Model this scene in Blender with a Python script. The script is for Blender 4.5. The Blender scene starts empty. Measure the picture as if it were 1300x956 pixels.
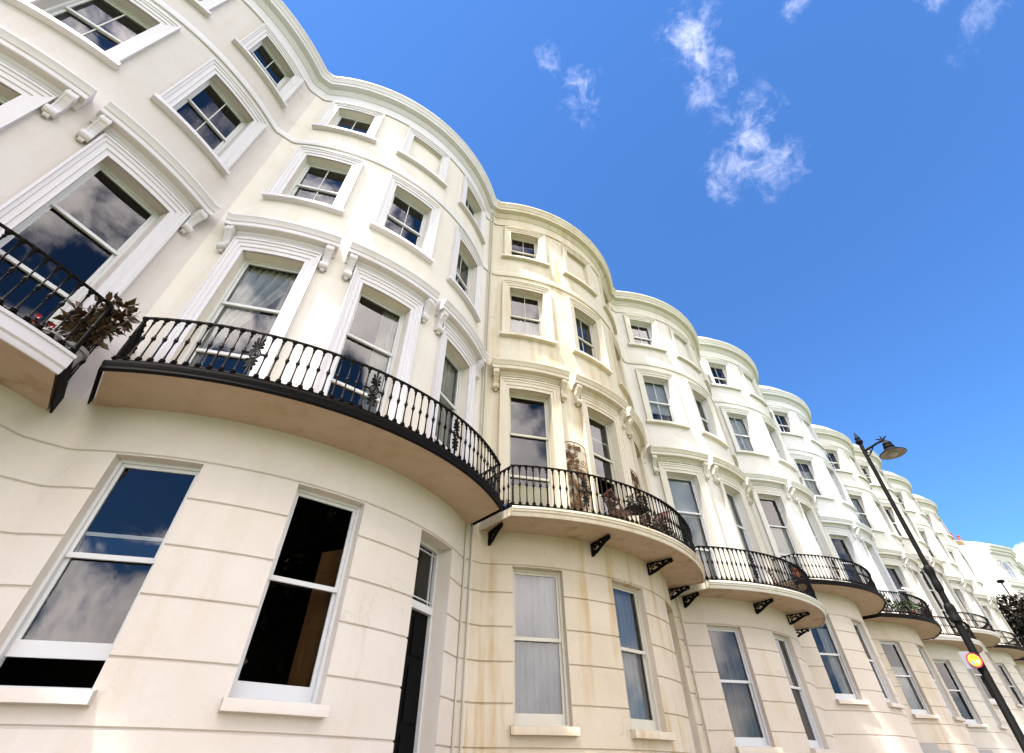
import bpy, bmesh, math, random
from mathutils import Vector, Matrix
random.seed(7)
S = 6.8            # metres per house width
EYE = 1.6
R0 = 0.7568        # bow radius in house widths
AL = 0.4502
col = bpy.context.scene.collection
sc = bpy.context.scene
asin, sin, cos, pi = math.asin, math.sin, math.cos, math.pi

# ------------------------------------------------------------------ materials
def new_mat(name):
    m = bpy.data.materials.new(name); m.use_nodes = True
    nt = m.node_tree; nt.nodes.clear()
    out = nt.nodes.new('ShaderNodeOutputMaterial')
    return m, nt, out
def nd(nt, typ, **kw):
    n = nt.nodes.new(typ)
    for k, v in kw.items():
        if k.startswith('i_'):
            key = k[2:]
            n.inputs[int(key) if key.isdigit() else key.replace('_', ' ')].default_value = v
        else: setattr(n, k, v)
    return n
def ramp(nt, p0, p1, c0=(0,0,0,1), c1=(1,1,1,1)):
    r = nt.nodes.new('ShaderNodeValToRGB')
    r.color_ramp.elements[0].position = p0; r.color_ramp.elements[0].color = c0
    r.color_ramp.elements[1].position = p1; r.color_ramp.elements[1].color = c1
    return r
def mix(nt, fac, a, b, blend='MIX'):
    m = nt.nodes.new('ShaderNodeMix'); m.data_type = 'RGBA'; m.blend_type = blend
    L = nt.links
    for sock, v in ((m.inputs['Factor'], fac), (m.inputs['A'], a), (m.inputs['B'], b)):
        if isinstance(v, bpy.types.NodeSocket): L.new(v, sock)
        elif isinstance(v, (int, float)): sock.default_value = v
        else: sock.default_value = (*v[:3], 1)
    return m.outputs['Result']
def pos_noise(nt, scale, detail=4, rough=.55, sx=1, sy=1, sz=1, coord='world'):
    L = nt.links
    if coord == 'world': c = nd(nt, 'ShaderNodeNewGeometry').outputs['Position']
    else: c = nd(nt, 'ShaderNodeTexCoord').outputs['Object']
    mp = nd(nt, 'ShaderNodeMapping'); mp.inputs['Scale'].default_value = (sx, sy, sz)
    L.new(c, mp.inputs['Vector'])
    n = nd(nt, 'ShaderNodeTexNoise'); n.inputs['Scale'].default_value = scale
    n.inputs['Detail'].default_value = detail; n.inputs['Roughness'].default_value = rough
    L.new(mp.outputs['Vector'], n.inputs['Vector'])
    return n.outputs['Fac']
def stucco(name, base, warm=.05, stain=0.0, stain_col=(.34,.23,.08), rough=.6, bump=.25, grime=0.0):
    m, nt, out = new_mat(name); L = nt.links
    base = tuple(x*.62 for x in base)
    b = nd(nt, 'ShaderNodeBsdfPrincipled'); b.inputs['Roughness'].default_value = rough
    b.inputs['Specular IOR Level'].default_value = .2
    n1 = pos_noise(nt, .9, 5); r1 = ramp(nt, .35, .7); L.new(n1, r1.inputs[0])
    dark = tuple(c*(1-warm*k) for c, k in zip(base, (1.0, 1.3, 2.0)))
    c = mix(nt, r1.outputs[0], base, dark)
    n2 = pos_noise(nt, 9, 6, .6); r2 = ramp(nt, .45, .8); L.new(n2, r2.inputs[0])
    f2 = nd(nt, 'ShaderNodeMath', operation='MULTIPLY'); f2.inputs[1].default_value = .3
    L.new(r2.outputs[0], f2.inputs[0])
    c = mix(nt, f2.outputs[0], c, tuple(x*(1-warm*2) for x in base))
    vo = nd(nt, 'ShaderNodeTexVoronoi', feature='DISTANCE_TO_EDGE'); vo.inputs['Scale'].default_value = .55
    gm = nd(nt, 'ShaderNodeNewGeometry'); wn = nd(nt, 'ShaderNodeTexNoise'); wn.inputs['Scale'].default_value = 1.7; wn.inputs['Detail'].default_value = 6
    L.new(gm.outputs['Position'], wn.inputs[0])
    va = nd(nt, 'ShaderNodeVectorMath', operation='ADD'); L.new(gm.outputs['Position'], va.inputs[0]); L.new(wn.outputs['Color'], va.inputs[1]); L.new(va.outputs[0], vo.inputs['Vector'])
    cr = ramp(nt, 0.0, .006, (1,1,1,1), (0,0,0,1)); L.new(vo.outputs['Distance'], cr.inputs[0])
    cn = pos_noise(nt, .7, 2); cnr = ramp(nt, .52, .60); L.new(cn, cnr.inputs[0])
    cm = nd(nt, 'ShaderNodeMath', operation='MULTIPLY'); L.new(cr.outputs[0], cm.inputs[0]); L.new(cnr.outputs[0], cm.inputs[1])
    cm2 = nd(nt, 'ShaderNodeMath', operation='MULTIPLY'); L.new(cm.outputs[0], cm2.inputs[0]); cm2.inputs[1].default_value = .28 + grime*.5
    c = mix(nt, cm2.outputs[0], c, tuple(x*.45 for x in base))
    if stain > 0:
        n3 = pos_noise(nt, 1.0, 5, .6, 3.2, 3.2, .22); r3 = ramp(nt, .50, .70); L.new(n3, r3.inputs[0])
        n4 = pos_noise(nt, .55, 3); r4 = ramp(nt, .38, .56); L.new(n4, r4.inputs[0])
        mm = nd(nt, 'ShaderNodeMath', operation='MULTIPLY'); L.new(r3.outputs[0], mm.inputs[0]); L.new(r4.outputs[0], mm.inputs[1])
        m2 = nd(nt, 'ShaderNodeMath', operation='MULTIPLY'); L.new(mm.outputs[0], m2.inputs[0]); m2.inputs[1].default_value = stain
        c = mix(nt, m2.outputs[0], c, stain_col)
    if grime > 0:
        n5 = pos_noise(nt, 2.3, 8, .7); r5 = ramp(nt, .60, .72); L.new(n5, r5.inputs[0])
        g = nd(nt, 'ShaderNodeMath', operation='MULTIPLY'); L.new(r5.outputs[0], g.inputs[0]); g.inputs[1].default_value = grime
        c = mix(nt, g.outputs[0], c, (.22,.20,.15))
    L.new(c, b.inputs['Base Color'])
    nb = pos_noise(nt, 26, 6, .6); nb2 = pos_noise(nt, 2.2, 3)
    ad = nd(nt, 'ShaderNodeMath', operation='ADD'); mu = nd(nt, 'ShaderNodeMath', operation='MULTIPLY'); mu.inputs[1].default_value = 4
    L.new(nb2, mu.inputs[0]); L.new(nb, ad.inputs[0]); L.new(mu.outputs[0], ad.inputs[1])
    bp = nd(nt, 'ShaderNodeBump'); bp.inputs['Strength'].default_value = bump; bp.inputs['Distance'].default_value = .012
    L.new(ad.outputs[0], bp.inputs['Height']); L.new(bp.outputs[0], b.inputs['Normal'])
    L.new(b.outputs[0], out.inputs[0])
    return m
def plain(name, base, rough=.5, spec=.4, var=.12, scale=8, bump=0.0, metal=0, coord='world', sz=1):
    m, nt, out = new_mat(name); L = nt.links
    b = nd(nt, 'ShaderNodeBsdfPrincipled'); b.inputs['Roughness'].default_value = rough
    b.inputs['Specular IOR Level'].default_value = spec; b.inputs['Metallic'].default_value = metal
    n = pos_noise(nt, scale, 5, .6, 1, 1, sz, coord)
    c = mix(nt, n, tuple(min(1, x*(1+var)) for x in base), tuple(x*(1-var) for x in base))
    L.new(c, b.inputs['Base Color'])
    if bump:
        bp = nd(nt, 'ShaderNodeBump'); bp.inputs['Strength'].default_value = bump; bp.inputs['Distance'].default_value = .01
        nb = pos_noise(nt, scale*4, 5, .6, 1, 1, sz, coord); L.new(nb, bp.inputs['Height']); L.new(bp.outputs[0], b.inputs['Normal'])
    L.new(b.outputs[0], out.inputs[0])
    return m
def two_tone(name, a, bcol, scale, p0, p1, rough=.6, bump=.2, sz=1, spec=.3):
    m, nt, out = new_mat(name); L = nt.links
    b = nd(nt, 'ShaderNodeBsdfPrincipled'); b.inputs['Roughness'].default_value = rough; b.inputs['Specular IOR Level'].default_value = spec
    n = pos_noise(nt, scale, 6, .65, 1, 1, sz); r = ramp(nt, p0, p1, (*a, 1), (*bcol, 1)); L.new(n, r.inputs[0])
    L.new(r.outputs[0], b.inputs['Base Color'])
    bp = nd(nt, 'ShaderNodeBump'); bp.inputs['Strength'].default_value = bump; bp.inputs['Distance'].default_value = .02
    L.new(n, bp.inputs['Height']); L.new(bp.outputs[0], b.inputs['Normal'])
    L.new(b.outputs[0], out.inputs[0])
    return m
def glass_mat():
    m, nt, out = new_mat('window_glass'); L = nt.links
    tr = nd(nt, 'ShaderNodeBsdfTransparent'); tr.inputs[0].default_value = (.80,.82,.82,1)
    gl = nd(nt, 'ShaderNodeBsdfGlossy'); gl.inputs['Roughness'].default_value = 0.0
    fr = nd(nt, 'ShaderNodeFresnel'); fr.inputs['IOR'].default_value = 1.52
    n = pos_noise(nt, .9, 2, .5)
    bp = nd(nt, 'ShaderNodeBump'); bp.inputs['Strength'].default_value = .16; bp.inputs['Distance'].default_value = .02
    L.new(n, bp.inputs['Height']); L.new(bp.outputs[0], gl.inputs['Normal'])
    fm = nd(nt, 'ShaderNodeMath', operation='MULTIPLY'); L.new(fr.outputs[0], fm.inputs[0]); fm.inputs[1].default_value = 1.3
    mx = nd(nt, 'ShaderNodeMixShader'); L.new(fm.outputs[0], mx.inputs[0]); L.new(tr.outputs[0], mx.inputs[1]); L.new(gl.outputs[0], mx.inputs[2])
    L.new(mx.outputs[0], out.inputs[0])
    return m
def cloth_mat(name, base, trans=.35):
    m, nt, out = new_mat(name); L = nt.links
    d = nd(nt, 'ShaderNodeBsdfDiffuse'); t = nd(nt, 'ShaderNodeBsdfTranslucent')
    n = pos_noise(nt, 14, 4); c = mix(nt, n, base, tuple(x*.86 for x in base))
    L.new(c, d.inputs[0]); L.new(c, t.inputs[0])
    mx = nd(nt, 'ShaderNodeMixShader'); mx.inputs[0].default_value = trans
    L.new(d.outputs[0], mx.inputs[1]); L.new(t.outputs[0], mx.inputs[2]); L.new(mx.outputs[0], out.inputs[0])
    return m
M = {}
M['glass'] = glass_mat()
M['iron'] = plain('black_iron_paint', (.004,.003,.0026), .65, .07, .3, 30, .25)
M['lamp_black'] = plain('lamp_post_paint', (.003,.003,.003), .6, .08, .2, 20, .1)
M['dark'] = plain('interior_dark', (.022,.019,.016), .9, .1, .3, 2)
M['roof'] = plain('roof_slate', (.10,.10,.11), .7, .3, .3, 4, .3)
M['lead'] = plain('lead_flashing', (.16,.16,.17), .6, .4, .3, 6, .2)
M['white'] = stucco('white_window_paint', (.80,.80,.79), .02, 0, rough=.4, bump=.06)
M['cream_paint'] = stucco('cream_window_paint', (.76,.72,.60), .05, .25, rough=.45, bump=.1)
M['door'] = plain('black_door_paint', (.002,.002,.002), .6, .05, .2, 5)
M['brass'] = plain('brass', (.6,.42,.12), .3, .5, .1, 10, 0, 1)
M['net'] = cloth_mat('net_curtain', (.50,.50,.52), .4)
M['drape'] = cloth_mat('white_drape', (.78,.76,.70), .45)
M['blind'] = cloth_mat('white_roller_blind', (.80,.81,.82), .35)
M['browncurt'] = cloth_mat('grey_brown_curtain', (.28,.24,.21), .3)
M['wood'] = two_tone('stained_hardwood', (.048,.012,.0035), (.024,.006,.0025), 14, .35, .65, .4, .15, .3, .5)
M['shutter'] = two_tone('varnished_shutter_wood', (.20,.10,.035), (.13,.055,.02), 10, .35, .65, .4, .1, .2, .4)
M['rust'] = two_tone('rusted_iron', (.13,.058,.012), (.04,.017,.006), 30, .35, .65, .8, .4)
M['terracotta'] = plain('terracotta', (.17,.055,.028), .8, .2, .2, 12, .2)
M['greypot'] = plain('grey_pot', (.20,.19,.175), .7, .3, .2, 10, .1)
M['bluepot'] = plain('blue_glazed_pot', (.03,.07,.22), .2, .5, .1, 10)
M['yellow'] = plain('lime_upholstery', (.30,.25,.004), .8, .2, .1, 12, .1)
M['leafred'] = two_tone('bronze_leaves', (.034,.036,.009), (.062,.017,.009), 22, .42, .58, .45, 0)
M['leafgreen'] = two_tone('green_leaves', (.018,.038,.008), (.035,.05,.010), 20, .4, .6, .5, 0)
M['leafdark'] = two_tone('dark_bronze_foliage', (.009,.007,.003), (.020,.013,.005), 1.2, .4, .6, .55, 0)
M['redpetal'] = plain('red_petals', (.26,.008,.01), .6, .2, .2, 20)
M['violetpetal'] = plain('violet_petals', (.03,.018,.07), .6, .2, .2, 20)
M['bark'] = two_tone('bark', (.09,.07,.05), (.04,.03,.022), 6, .4, .6, .9, .5, .3)
M['soil'] = plain('soil', (.03,.02,.014), .9, .1, .3, 20, .3)
M['feather'] = plain('white_feathers', (.80,.80,.80), .7, .2, .05, 12)
M['featherg'] = plain('grey_feathers', (.36,.38,.42), .7, .2, .1, 12)
M['signred'] = plain('sign_red', (.30,.004,.03), .35, .5, .05, 10)
M['signyellow'] = plain('sign_yellow', (.50,.37,.002), .35, .5, .05, 10)
M['signgrey'] = plain('sign_back_grey', (.13,.13,.145), .45, .5, .1, 10)
M['signblue'] = plain('sign_blue', (.02,.14,.30), .4, .4, .05, 10)
M['signpale'] = plain('sign_pale_blue', (.28,.34,.45), .4, .4, .05, 10)
M['signskin'] = plain('sign_orange', (.40,.13,.05), .4, .4, .05, 10)
M['chimney_pot'] = plain('red_chimney_pot', (.22,.045,.022), .8, .2, .2, 6, .2)
M['ochre_brick'] = plain('ochre_brick', (.17,.125,.055), .8, .2, .25, 4, .3)
M['lampglass'] = plain('lamp_lens', (.24,.22,.19), .3, .5, .05, 10)
M['lampinner'] = plain('lamp_reflector', (.15,.12,.09), .45, .5, .15, 14)
M['asphalt'] = two_tone('asphalt', (.045,.045,.047), (.065,.064,.062), 60, .4, .6, .9, .3)
M['grass'] = two_tone('lawn', (.045,.085,.02), (.08,.12,.03), 5, .35, .65, .9, .3)
M['kerb'] = plain('granite_kerb', (.33,.32,.30), .8, .2, .15, 30, .2)
M['linepaint'] = plain('yellow_road_paint', (.55,.42,.05), .7, .2, .15, 30)
def paving():
    m, nt, out = new_mat('stone_paving'); L = nt.links
    b = nd(nt, 'ShaderNodeBsdfPrincipled'); b.inputs['Roughness'].default_value = .85
    g = nd(nt, 'ShaderNodeNewGeometry')
    br = nd(nt, 'ShaderNodeTexBrick'); br.inputs['Color1'].default_value = (.10,.077,.054,1); br.inputs['Color2'].default_value = (.085,.066,.047,1)
    br.inputs['Mortar'].default_value = (.14,.13,.12,1); br.inputs['Scale'].default_value = 1.0
    br.inputs['Brick Width'].default_value = .75; br.inputs['Row Height'].default_value = .6; br.inputs['Mortar Size'].default_value = .01
    L.new(g.outputs['Position'], br.inputs['Vector'])
    n = pos_noise(nt, 5, 6); c = mix(nt, n, br.outputs[0], (.08,.062,.043)); L.new(c, b.inputs['Base Color'])
    L.new(b.outputs[0], out.inputs[0]); return m
M['paving'] = paving()

# ------------------------------------------------------------------ mesh builder (house widths, polar on the bow)
class MB:
    def __init__(s): s.v = []; s.f = []; s.m = []; s.cur = 0
    def add(s, vs, fs):
        b = len(s.v); s.v.extend(vs)
        for f in fs: s.f.append(tuple(b+i for i in f)); s.m.append(s.cur)
    def box(s, o, a, b, c):      # origin corner and three edge vectors
        o, a, b, c = Vector(o), Vector(a), Vector(b), Vector(c)
        vs = [o, o+a, o+a+b, o+b, o+c, o+a+c, o+a+b+c, o+b+c]
        s.add(vs, [(3,2,1,0),(4,5,6,7),(0,1,5,4),(1,2,6,5),(2,3,7,6),(3,0,4,7)])
    def cbox(s, c, sx, sy, sz):
        s.box((c[0]-sx/2, c[1]-sy/2, c[2]-sz/2), (sx,0,0), (0,sy,0), (0,0,sz))
    def bar(s, p, q, w, h=None, up=(0,0,1)):
        p, q = Vector(p), Vector(q); d = (q-p); h = h or w
        x = d.cross(Vector(up))
        if x.length < 1e-6: x = d.cross(Vector((1,0,0)))
        x.normalize(); y = x.cross(d).normalized()
        s.box(p-x*w/2-y*h/2, d, x*w, y*h)
    def tube(s, pts, r, n=6, cap=True):
        pts = [Vector(p) for p in pts]; rs = r if isinstance(r, (list, tuple)) else [r]*len(pts)
        b = len(s.v); prev = None
        for i, p in enumerate(pts):
            d = (pts[min(i+1, len(pts)-1)]-pts[max(i-1, 0)]).normalized()
            if prev is None:
                x = d.cross(Vector((0,0,1)))
                if x.length < 1e-3: x = d.cross(Vector((0,1,0)))
            else: x = prev - d*prev.dot(d)
            x.normalize(); prev = x; y = d.cross(x)
            for k in range(n):
                a = 2*pi*k/n; s.v.append(p + (x*cos(a)+y*sin(a))*rs[i])
        for i in range(len(pts)-1):
            for k in range(n):
                k2 = (k+1) % n
                s.f.append((b+i*n+k, b+i*n+k2, b+(i+1)*n+k2, b+(i+1)*n+k)); s.m.append(s.cur)
        if cap:
            s.f.append(tuple(b+k for k in range(n))[::-1]); s.m.append(s.cur)
            e = b+(len(pts)-1)*n; s.f.append(tuple(e+k for k in range(n))); s.m.append(s.cur)
    def lathe(s, prof, c=(0,0,0), n=12, axis=None):
        b = len(s.v); c = Vector(c)
        for r, z in prof:
            for k in range(n):
                a = 2*pi*k/n; s.v.append(c+Vector((r*cos(a), r*sin(a), z)))
        for i in range(len(prof)-1):
            for k in range(n):
                k2 = (k+1) % n
                s.f.append((b+i*n+k, b+i*n+k2, b+(i+1)*n+k2, b+(i+1)*n+k)); s.m.append(s.cur)
        s.f.append(tuple(b+k for k in range(n))[::-1]); s.m.append(s.cur)
        e = b+(len(prof)-1)*n; s.f.append(tuple(e+k for k in range(n))); s.m.append(s.cur)
    def skin(s, rows, close=False):
        b = len(s.v); n = len(rows[0])
        for r in rows: s.v.extend(Vector(p) for p in r)
        for i in range(len(rows)-1):
            for k in range(n if close else n-1):
                k2 = (k+1) % n
                s.f.append((b+i*n+k, b+i*n+k2, b+(i+1)*n+k2, b+(i+1)*n+k)); s.m.append(s.cur)
    def ngon(s, pts):
        b = len(s.v); s.v.extend(Vector(p) for p in pts); s.f.append(tuple(range(b, b+len(pts)))); s.m.append(s.cur)
    def prism(s, pts, vec):
        vec = Vector(vec); pts = [Vector(p) for p in pts]; n = len(pts); b = len(s.v)
        s.v.extend(pts); s.v.extend(p+vec for p in pts)
        s.f.append(tuple(range(b, b+n))[::-1]); s.m.append(s.cur)
        s.f.append(tuple(range(b+n, b+2*n))); s.m.append(s.cur)
        for k in range(n):
            k2 = (k+1) % n; s.f.append((b+k, b+k2, b+n+k2, b+n+k)); s.m.append(s.cur)
    def mesh(s, name, scale=1.0, smooth=30, nmat=1):
        me = bpy.data.meshes.new(name)
        me.from_pydata([(v[0]*scale, v[1]*scale, v[2]*scale) for v in s.v], [], s.f)
        for _ in range(nmat): me.materials.append(None)
        if nmat > 1: me.polygons.foreach_set('material_index', s.m)
        bm = bmesh.new(); bm.from_mesh(me)
        bmesh.ops.remove_doubles(bm, verts=bm.verts, dist=1e-5)
        if len(bm.faces) > 1: bmesh.ops.recalc_face_normals(bm, faces=bm.faces)
        bm.to_mesh(me); bm.free()
        me.polygons.foreach_set('use_smooth', [True]*len(me.polygons))
        me.set_sharp_from_angle(angle=math.radians(smooth))
        me.update()
        return me
def link(name, me, mats, parent=None):
    o = bpy.data.objects.new(name, me); col.objects.link(o)
    if parent is not None: o.parent = parent
    if not isinstance(mats, (list, tuple)): mats = [mats]
    for i, m in enumerate(mats):
        o.material_slots[i].link = 'OBJECT'; o.material_slots[i].material = m
    return o
def tag(o, label=None, cat=None, group=None, kind=None):
    if label: o['label'] = label
    if cat: o['category'] = cat
    if group: o['group'] = group
    if kind: o['kind'] = kind
    return o
def empty(name, loc, label=None, cat=None, group=None, rz=0):
    o = bpy.data.objects.new(name, None); col.objects.link(o); o.location = loc; o.rotation_euler = (0,0,rz)
    o.empty_display_size = .2
    return tag(o, label, cat, group)
CACHE = {}
def cached(key, fn, scale=S, smooth=30, nmat=1):
    if key not in CACHE:
        mb = MB(); fn(mb); CACHE[key] = mb.mesh(key if isinstance(key, str) else str(key[0]), scale, smooth, nmat)
    return CACHE[key]
YF = R0-math.sqrt(R0*R0-.463*.463)      # the short flat strip of wall between two bows
T0 = asin(.5/R0)
def P(t, off, z):
    x = (R0+off)*sin(t)
    if abs(t) >= T0-1e-9: x = math.copysign(.5, t)
    return Vector((x, min(R0-(R0+off)*cos(t), YF-off), z))
def tend(off): return asin(min(1, .5/(R0+off)))
def arc_sweep(mb, prof, t0=None, t1=None, n=48, cap=True, back=True):
    rows = []
    for off, z in prof:
        a, b = (-tend(off), tend(off)) if t0 is None else (t0, t1)
        rows.append([P(a+(b-a)*i/n, off, z) for i in range(n+1)])
    mb.skin(rows)
    if cap:
        mb.ngon([r[0] for r in rows]); mb.ngon([r[-1] for r in rows][::-1])
def pbox(mb, t0, t1, o0, o1, z0, z1, n=8):
    arc_sweep(mb, [(o0,z0),(o1,z0),(o1,z1),(o0,z1),(o0,z0)], t0, t1, n, cap=False)
    for t in (t0, t1): mb.ngon([P(t,o0,z0),P(t,o1,z0),P(t,o1,z1),P(t,o0,z1)])

# window schedule: floor -> half width (radians), bottom, top, reveal depth
HW = {0:.1017, 1:.1114, 2:.1086, 3:.1032}
ZB = {0:.095, 1:.592, 2:1.402, 3:1.955}
ZT = {0:.458, 1:1.1106, 2:1.713, 3:2.180}
DEP = {0:.026, 1:.036, 2:.034, 3:.032}
DOOR_B = -.045
def tc_of(c, f): return c*(.4435 if f == 0 else AL)
BASE = -.262

def build_wall(mb, lo, hi, rows, opens, n=56):
    # rows: list of (z, off); opens: (t0,t1,z0,z1,depth)
    T = tend(0)
    ts = {-T, T}
    for i in range(n+1): ts.add(-T+2*T*i/n)
    marks = [o[0] for o in opens]+[o[1] for o in opens]
    ts = sorted(ts)
    ts = [t for t in ts if abs(t) >= T-1e-9 or all(abs(t-m) > .007 for m in marks)] + marks
    ts = sorted(set(ts))
    zs = list(rows)
    for o in opens:
        for z in (o[2], o[3]):
            if lo < z < hi and not any(abs(z-r[0]) < 1e-6 for r in zs):
                # interpolate offset
                for (a, b) in zip(rows, rows[1:]):
                    if a[0] <= z <= b[0]:
                        k = (z-a[0])/(b[0]-a[0]) if b[0] > a[0] else 0
                        zs.append((z, a[1]+(b[1]-a[1])*k)); break
    zs.sort()
    def inside(t, z):
        for o in opens:
            if o[0] < t < o[1] and o[2] < z < o[3]: return o
    for (za, oa), (zb, ob) in zip(zs, zs[1:]):
        zm = (za+zb)/2
        for ta, tb in zip(ts, ts[1:]):
            if inside((ta+tb)/2, zm): continue
            mb.add([P(ta,oa,za),P(tb,oa,za),P(tb,ob,zb),P(ta,ob,zb)], [(0,1,2,3)])
    for o in opens:
        t0, t1, z0, z1, d = o
        for (za, oa), (zb, ob) in zip(zs, zs[1:]):
            if z0 <= (za+zb)/2 <= z1:
                for t in (t0, t1):
                    mb.add([P(t,oa,za),P(t,ob,zb),P(t,-d,zb),P(t,-d,za)], [(0,1,2,3)])
        tt = [t for t in ts if t0-1e-9 <= t <= t1+1e-9]
        for z in (z0, z1):
            if z <= lo+1e-6: continue
            of = [x[1] for x in zs if abs(x[0]-z) < 1e-6][0]
            for ta, tb in zip(tt, tt[1:]):
                mb.add([P(ta,of,z),P(tb,of,z),P(tb,-d,z),P(ta,-d,z)], [(0,1,2,3)])
JOINTS = (.462, .387, .303, .224, .138, .055, -.030, -.115)
def ground_wall(mb):
    rows = [(BASE, .0), (.566, 0)]
    for j in JOINTS:
        h = .0026
        rows += [(j-h, 0), (j-.0005, -.0036), (j+.0005, -.0036), (j+h, 0)]
    rows.sort()
    ops = []
    for c in (-1, 0, 1):
        t = tc_of(c, 0); hw = HW[0]
        ops.append((t-hw, t+hw, DOOR_B if c == 1 else ZB[0], ZT[0], .05 if c == 1 else DEP[0]))
    build_wall(mb, BASE, .566, rows, ops)
def upper_wall(mb, topmid=False):
    rows = [(.566, 0), (2.40, 0)]
    ops = []
    for f in (1, 2, 3):
        for c in (-1, 0, 1):
            t = tc_of(c, f)
            d = DEP[f]
            if f == 3 and c == 0 and not topmid: d = .016
            ops.append((t-HW[f], t+HW[f], ZB[f], ZT[f], d))
    build_wall(mb, .566, 2.40, rows, ops)

def frame_axes(t, d):
    O = P(t, -d, 0); U = Vector((cos(t), sin(t), 0)); N = Vector((sin(t), -cos(t), 0))
    return O, U, N
def wbox(mb, ax, u0, u1, z0, z1, n0, n1):
    O, U, N = ax
    mb.box(O+U*u0+N*n0+Vector((0,0,z0)), U*(u1-u0), N*(n1-n0), Vector((0,0,z1-z0)))
def half(t, f, d): return (R0-d)*sin(HW[f])+.0015
def window_box(mb, c, f, zb=None):
    t = tc_of(c, f); d = DEP[f]; ax = frame_axes(t, d); a = half(t, f, d); w = .0065
    zb = ZB[f] if zb is None else zb; zt = ZT[f]
    for (u0,u1) in ((-a, -a+w), (a-w, a)): wbox(mb, ax, u0, u1, zb, zt, -.014, .003)
    wbox(mb, ax, -a+w, a-w, zt-w, zt+.001, -.014, .003)
    wbox(mb, ax, -a+w, a-w, zb-.001, zb+.006, -.014, .005)
def sashes(c, f):
    # (zbottom, ztop, noffset)
    if f == 0: return [(.278, ZT[0]-.0065, -.002), (.101, .287, -.008)]
    if f == 1: return [(.926, ZT[1]-.0065, -.002), (.763, .9345, -.008), (.598, .7715, -.0125)]
    if f == 2: return [(1.5545, ZT[2]-.0065, -.002), (1.408, 1.5625, -.008)]
    return [(2.0575, ZT[3]-.0065, -.002), (1.961, 2.0655, -.008)]
def sash_mesh(mb, c, f, i, dz=0, bars=True):
    t = tc_of(c, f); d = DEP[f]; ax = frame_axes(t, d); a = half(t, f, d)-.0065
    zb, zt, n0 = sashes(c, f)[i]; zb += dz; zt += dz; w = .0062; n1 = n0-.0055
    last = i == len(sashes(c, f))-1
    hb = .013 if (last and f != 1) else .0085
    if f == 0 and last: hb = .022
    wbox(mb, ax, -a, -a+w, zb, zt, n1, n0); wbox(mb, ax, a-w, a, zb, zt, n1, n0)
    wbox(mb, ax, -a+w, a-w, zb, zb+hb, n1, n0); wbox(mb, ax, -a+w, a-w, zt-.0065, zt, n1, n0)
    if f in (2, 3) and bars: wbox(mb, ax, -.0014, .0014, zb+hb, zt-.0065, n1+.001, n0-.0005)
    return zb+hb, zt-.0065
def pane_mesh(mb, c, f, i, dz=0):
    t = tc_of(c, f); d = DEP[f]; O, U, N = frame_axes(t, d); a = half(t, f, d)-.0065-.0055
    zb, zt, n0 = sashes(c, f)[i]; zb += dz+.007; zt += dz-.006; n = n0-.003
    mb.add([O+U*-a+N*n+Vector((0,0,zb)), O+U*a+N*n+Vector((0,0,zb)), O+U*a+N*n+Vector((0,0,zt)), O+U*-a+N*n+Vector((0,0,zt))], [(0,1,2,3)])
ARCH = [(0,-.002),(0,.0045),(.30,.0045),(.32,.0075),(.62,.0075),(.64,.0100),(.84,.0115),(.86,.0145),(1,.0145),(1,-.002)]
def architrave(mb, c, f):
    t = tc_of(c, f); hw = HW[f]; zb = ZB[f] if f != 1 else .588; zt = ZT[f]
    wt, ws = (.045, .0365) if f != 3 else (.038, .0350)
    if f == 1: wt = .0455
    rows = []
    for w, off in ARCH:
        tl, tr = t-hw-w*ws/R0, t+hw+w*ws/R0
        z = zt+w*wt; n = 12
        rows.append([P(tl,off,zb)]+[P(tl+(tr-tl)*i/n, off, z) for i in range(n+1)]+[P(tr,off,zb)])
    mb.skin(rows)
def sill(mb, c, f):
    t = tc_of(c, f)
    zt = ZB[f]+.002; e = .167 if f != 0 else .112
    h = .0165 if f != 0 else .018
    arc_sweep(mb, [(-.034,zt+.002),(.002,zt),(.019,zt-.002),(.020,zt-.004),(.020,zt-h),(.015,zt-h),(.0,zt-h-.001)], t-e, t+e, 14)
HOOD = [(-.002,1.164),(.007,1.166),(.009,1.172),(.014,1.176),(.016,1.181),(.034,1.184),(.036,1.186),(.036,1.199),(.039,1.201),(.041,1.206),(.046,1.216),(.048,1.218),(.048,1.224),(-.002,1.234)]
def hood(mb, c):
    t = tc_of(c, 1); arc_sweep(mb, HOOD, t-.206, t+.206, 18)
def bracket(mb, c, sgn):
    t = tc_of(c, 1)+sgn*.180; O, U, N = frame_axes(t, 0); w = .0105
    pts = [(.0,1.182),(.033,1.182),(.034,1.172),(.030,1.160),(.022,1.150),(.014,1.138),(.011,1.126),(.012,1.116),(.0,1.112)]
    mb.prism([O+U*-w+N*x+Vector((0,0,z)) for x, z in pts], U*2*w)
    # raised fillets on the face of the scroll
    for u in (-w+.001, w-.004):
        mb.prism([O+U*u+N*(x+.0016)+Vector((0,0,z)) for x, z in pts[1:-1]]+[O+U*u+N*.004+Vector((0,0,1.12)), O+U*u+N*.004+Vector((0,0,1.178))], U*.003)
    for (x, z, r, e) in ((.011,1.1085,.0115,.0015), (.026,1.170,.0105,.0012)):
        cc = O+N*x+Vector((0,0,z))
        ring = [cc+N*(r*cos(a))+Vector((0,0,r*sin(a))) for a in [2*pi*k/16 for k in range(16)]]
        mb.prism([p-U*(w+e) for p in ring], U*2*(w+e))
    cc = O+N*.006+Vector((0,0,1.095))
    mb.prism([cc+N*(.006*cos(a))+Vector((0,0,.006*sin(a)))-U*.006 for a in [2*pi*k/10 for k in range(10)]], U*.012)
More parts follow.
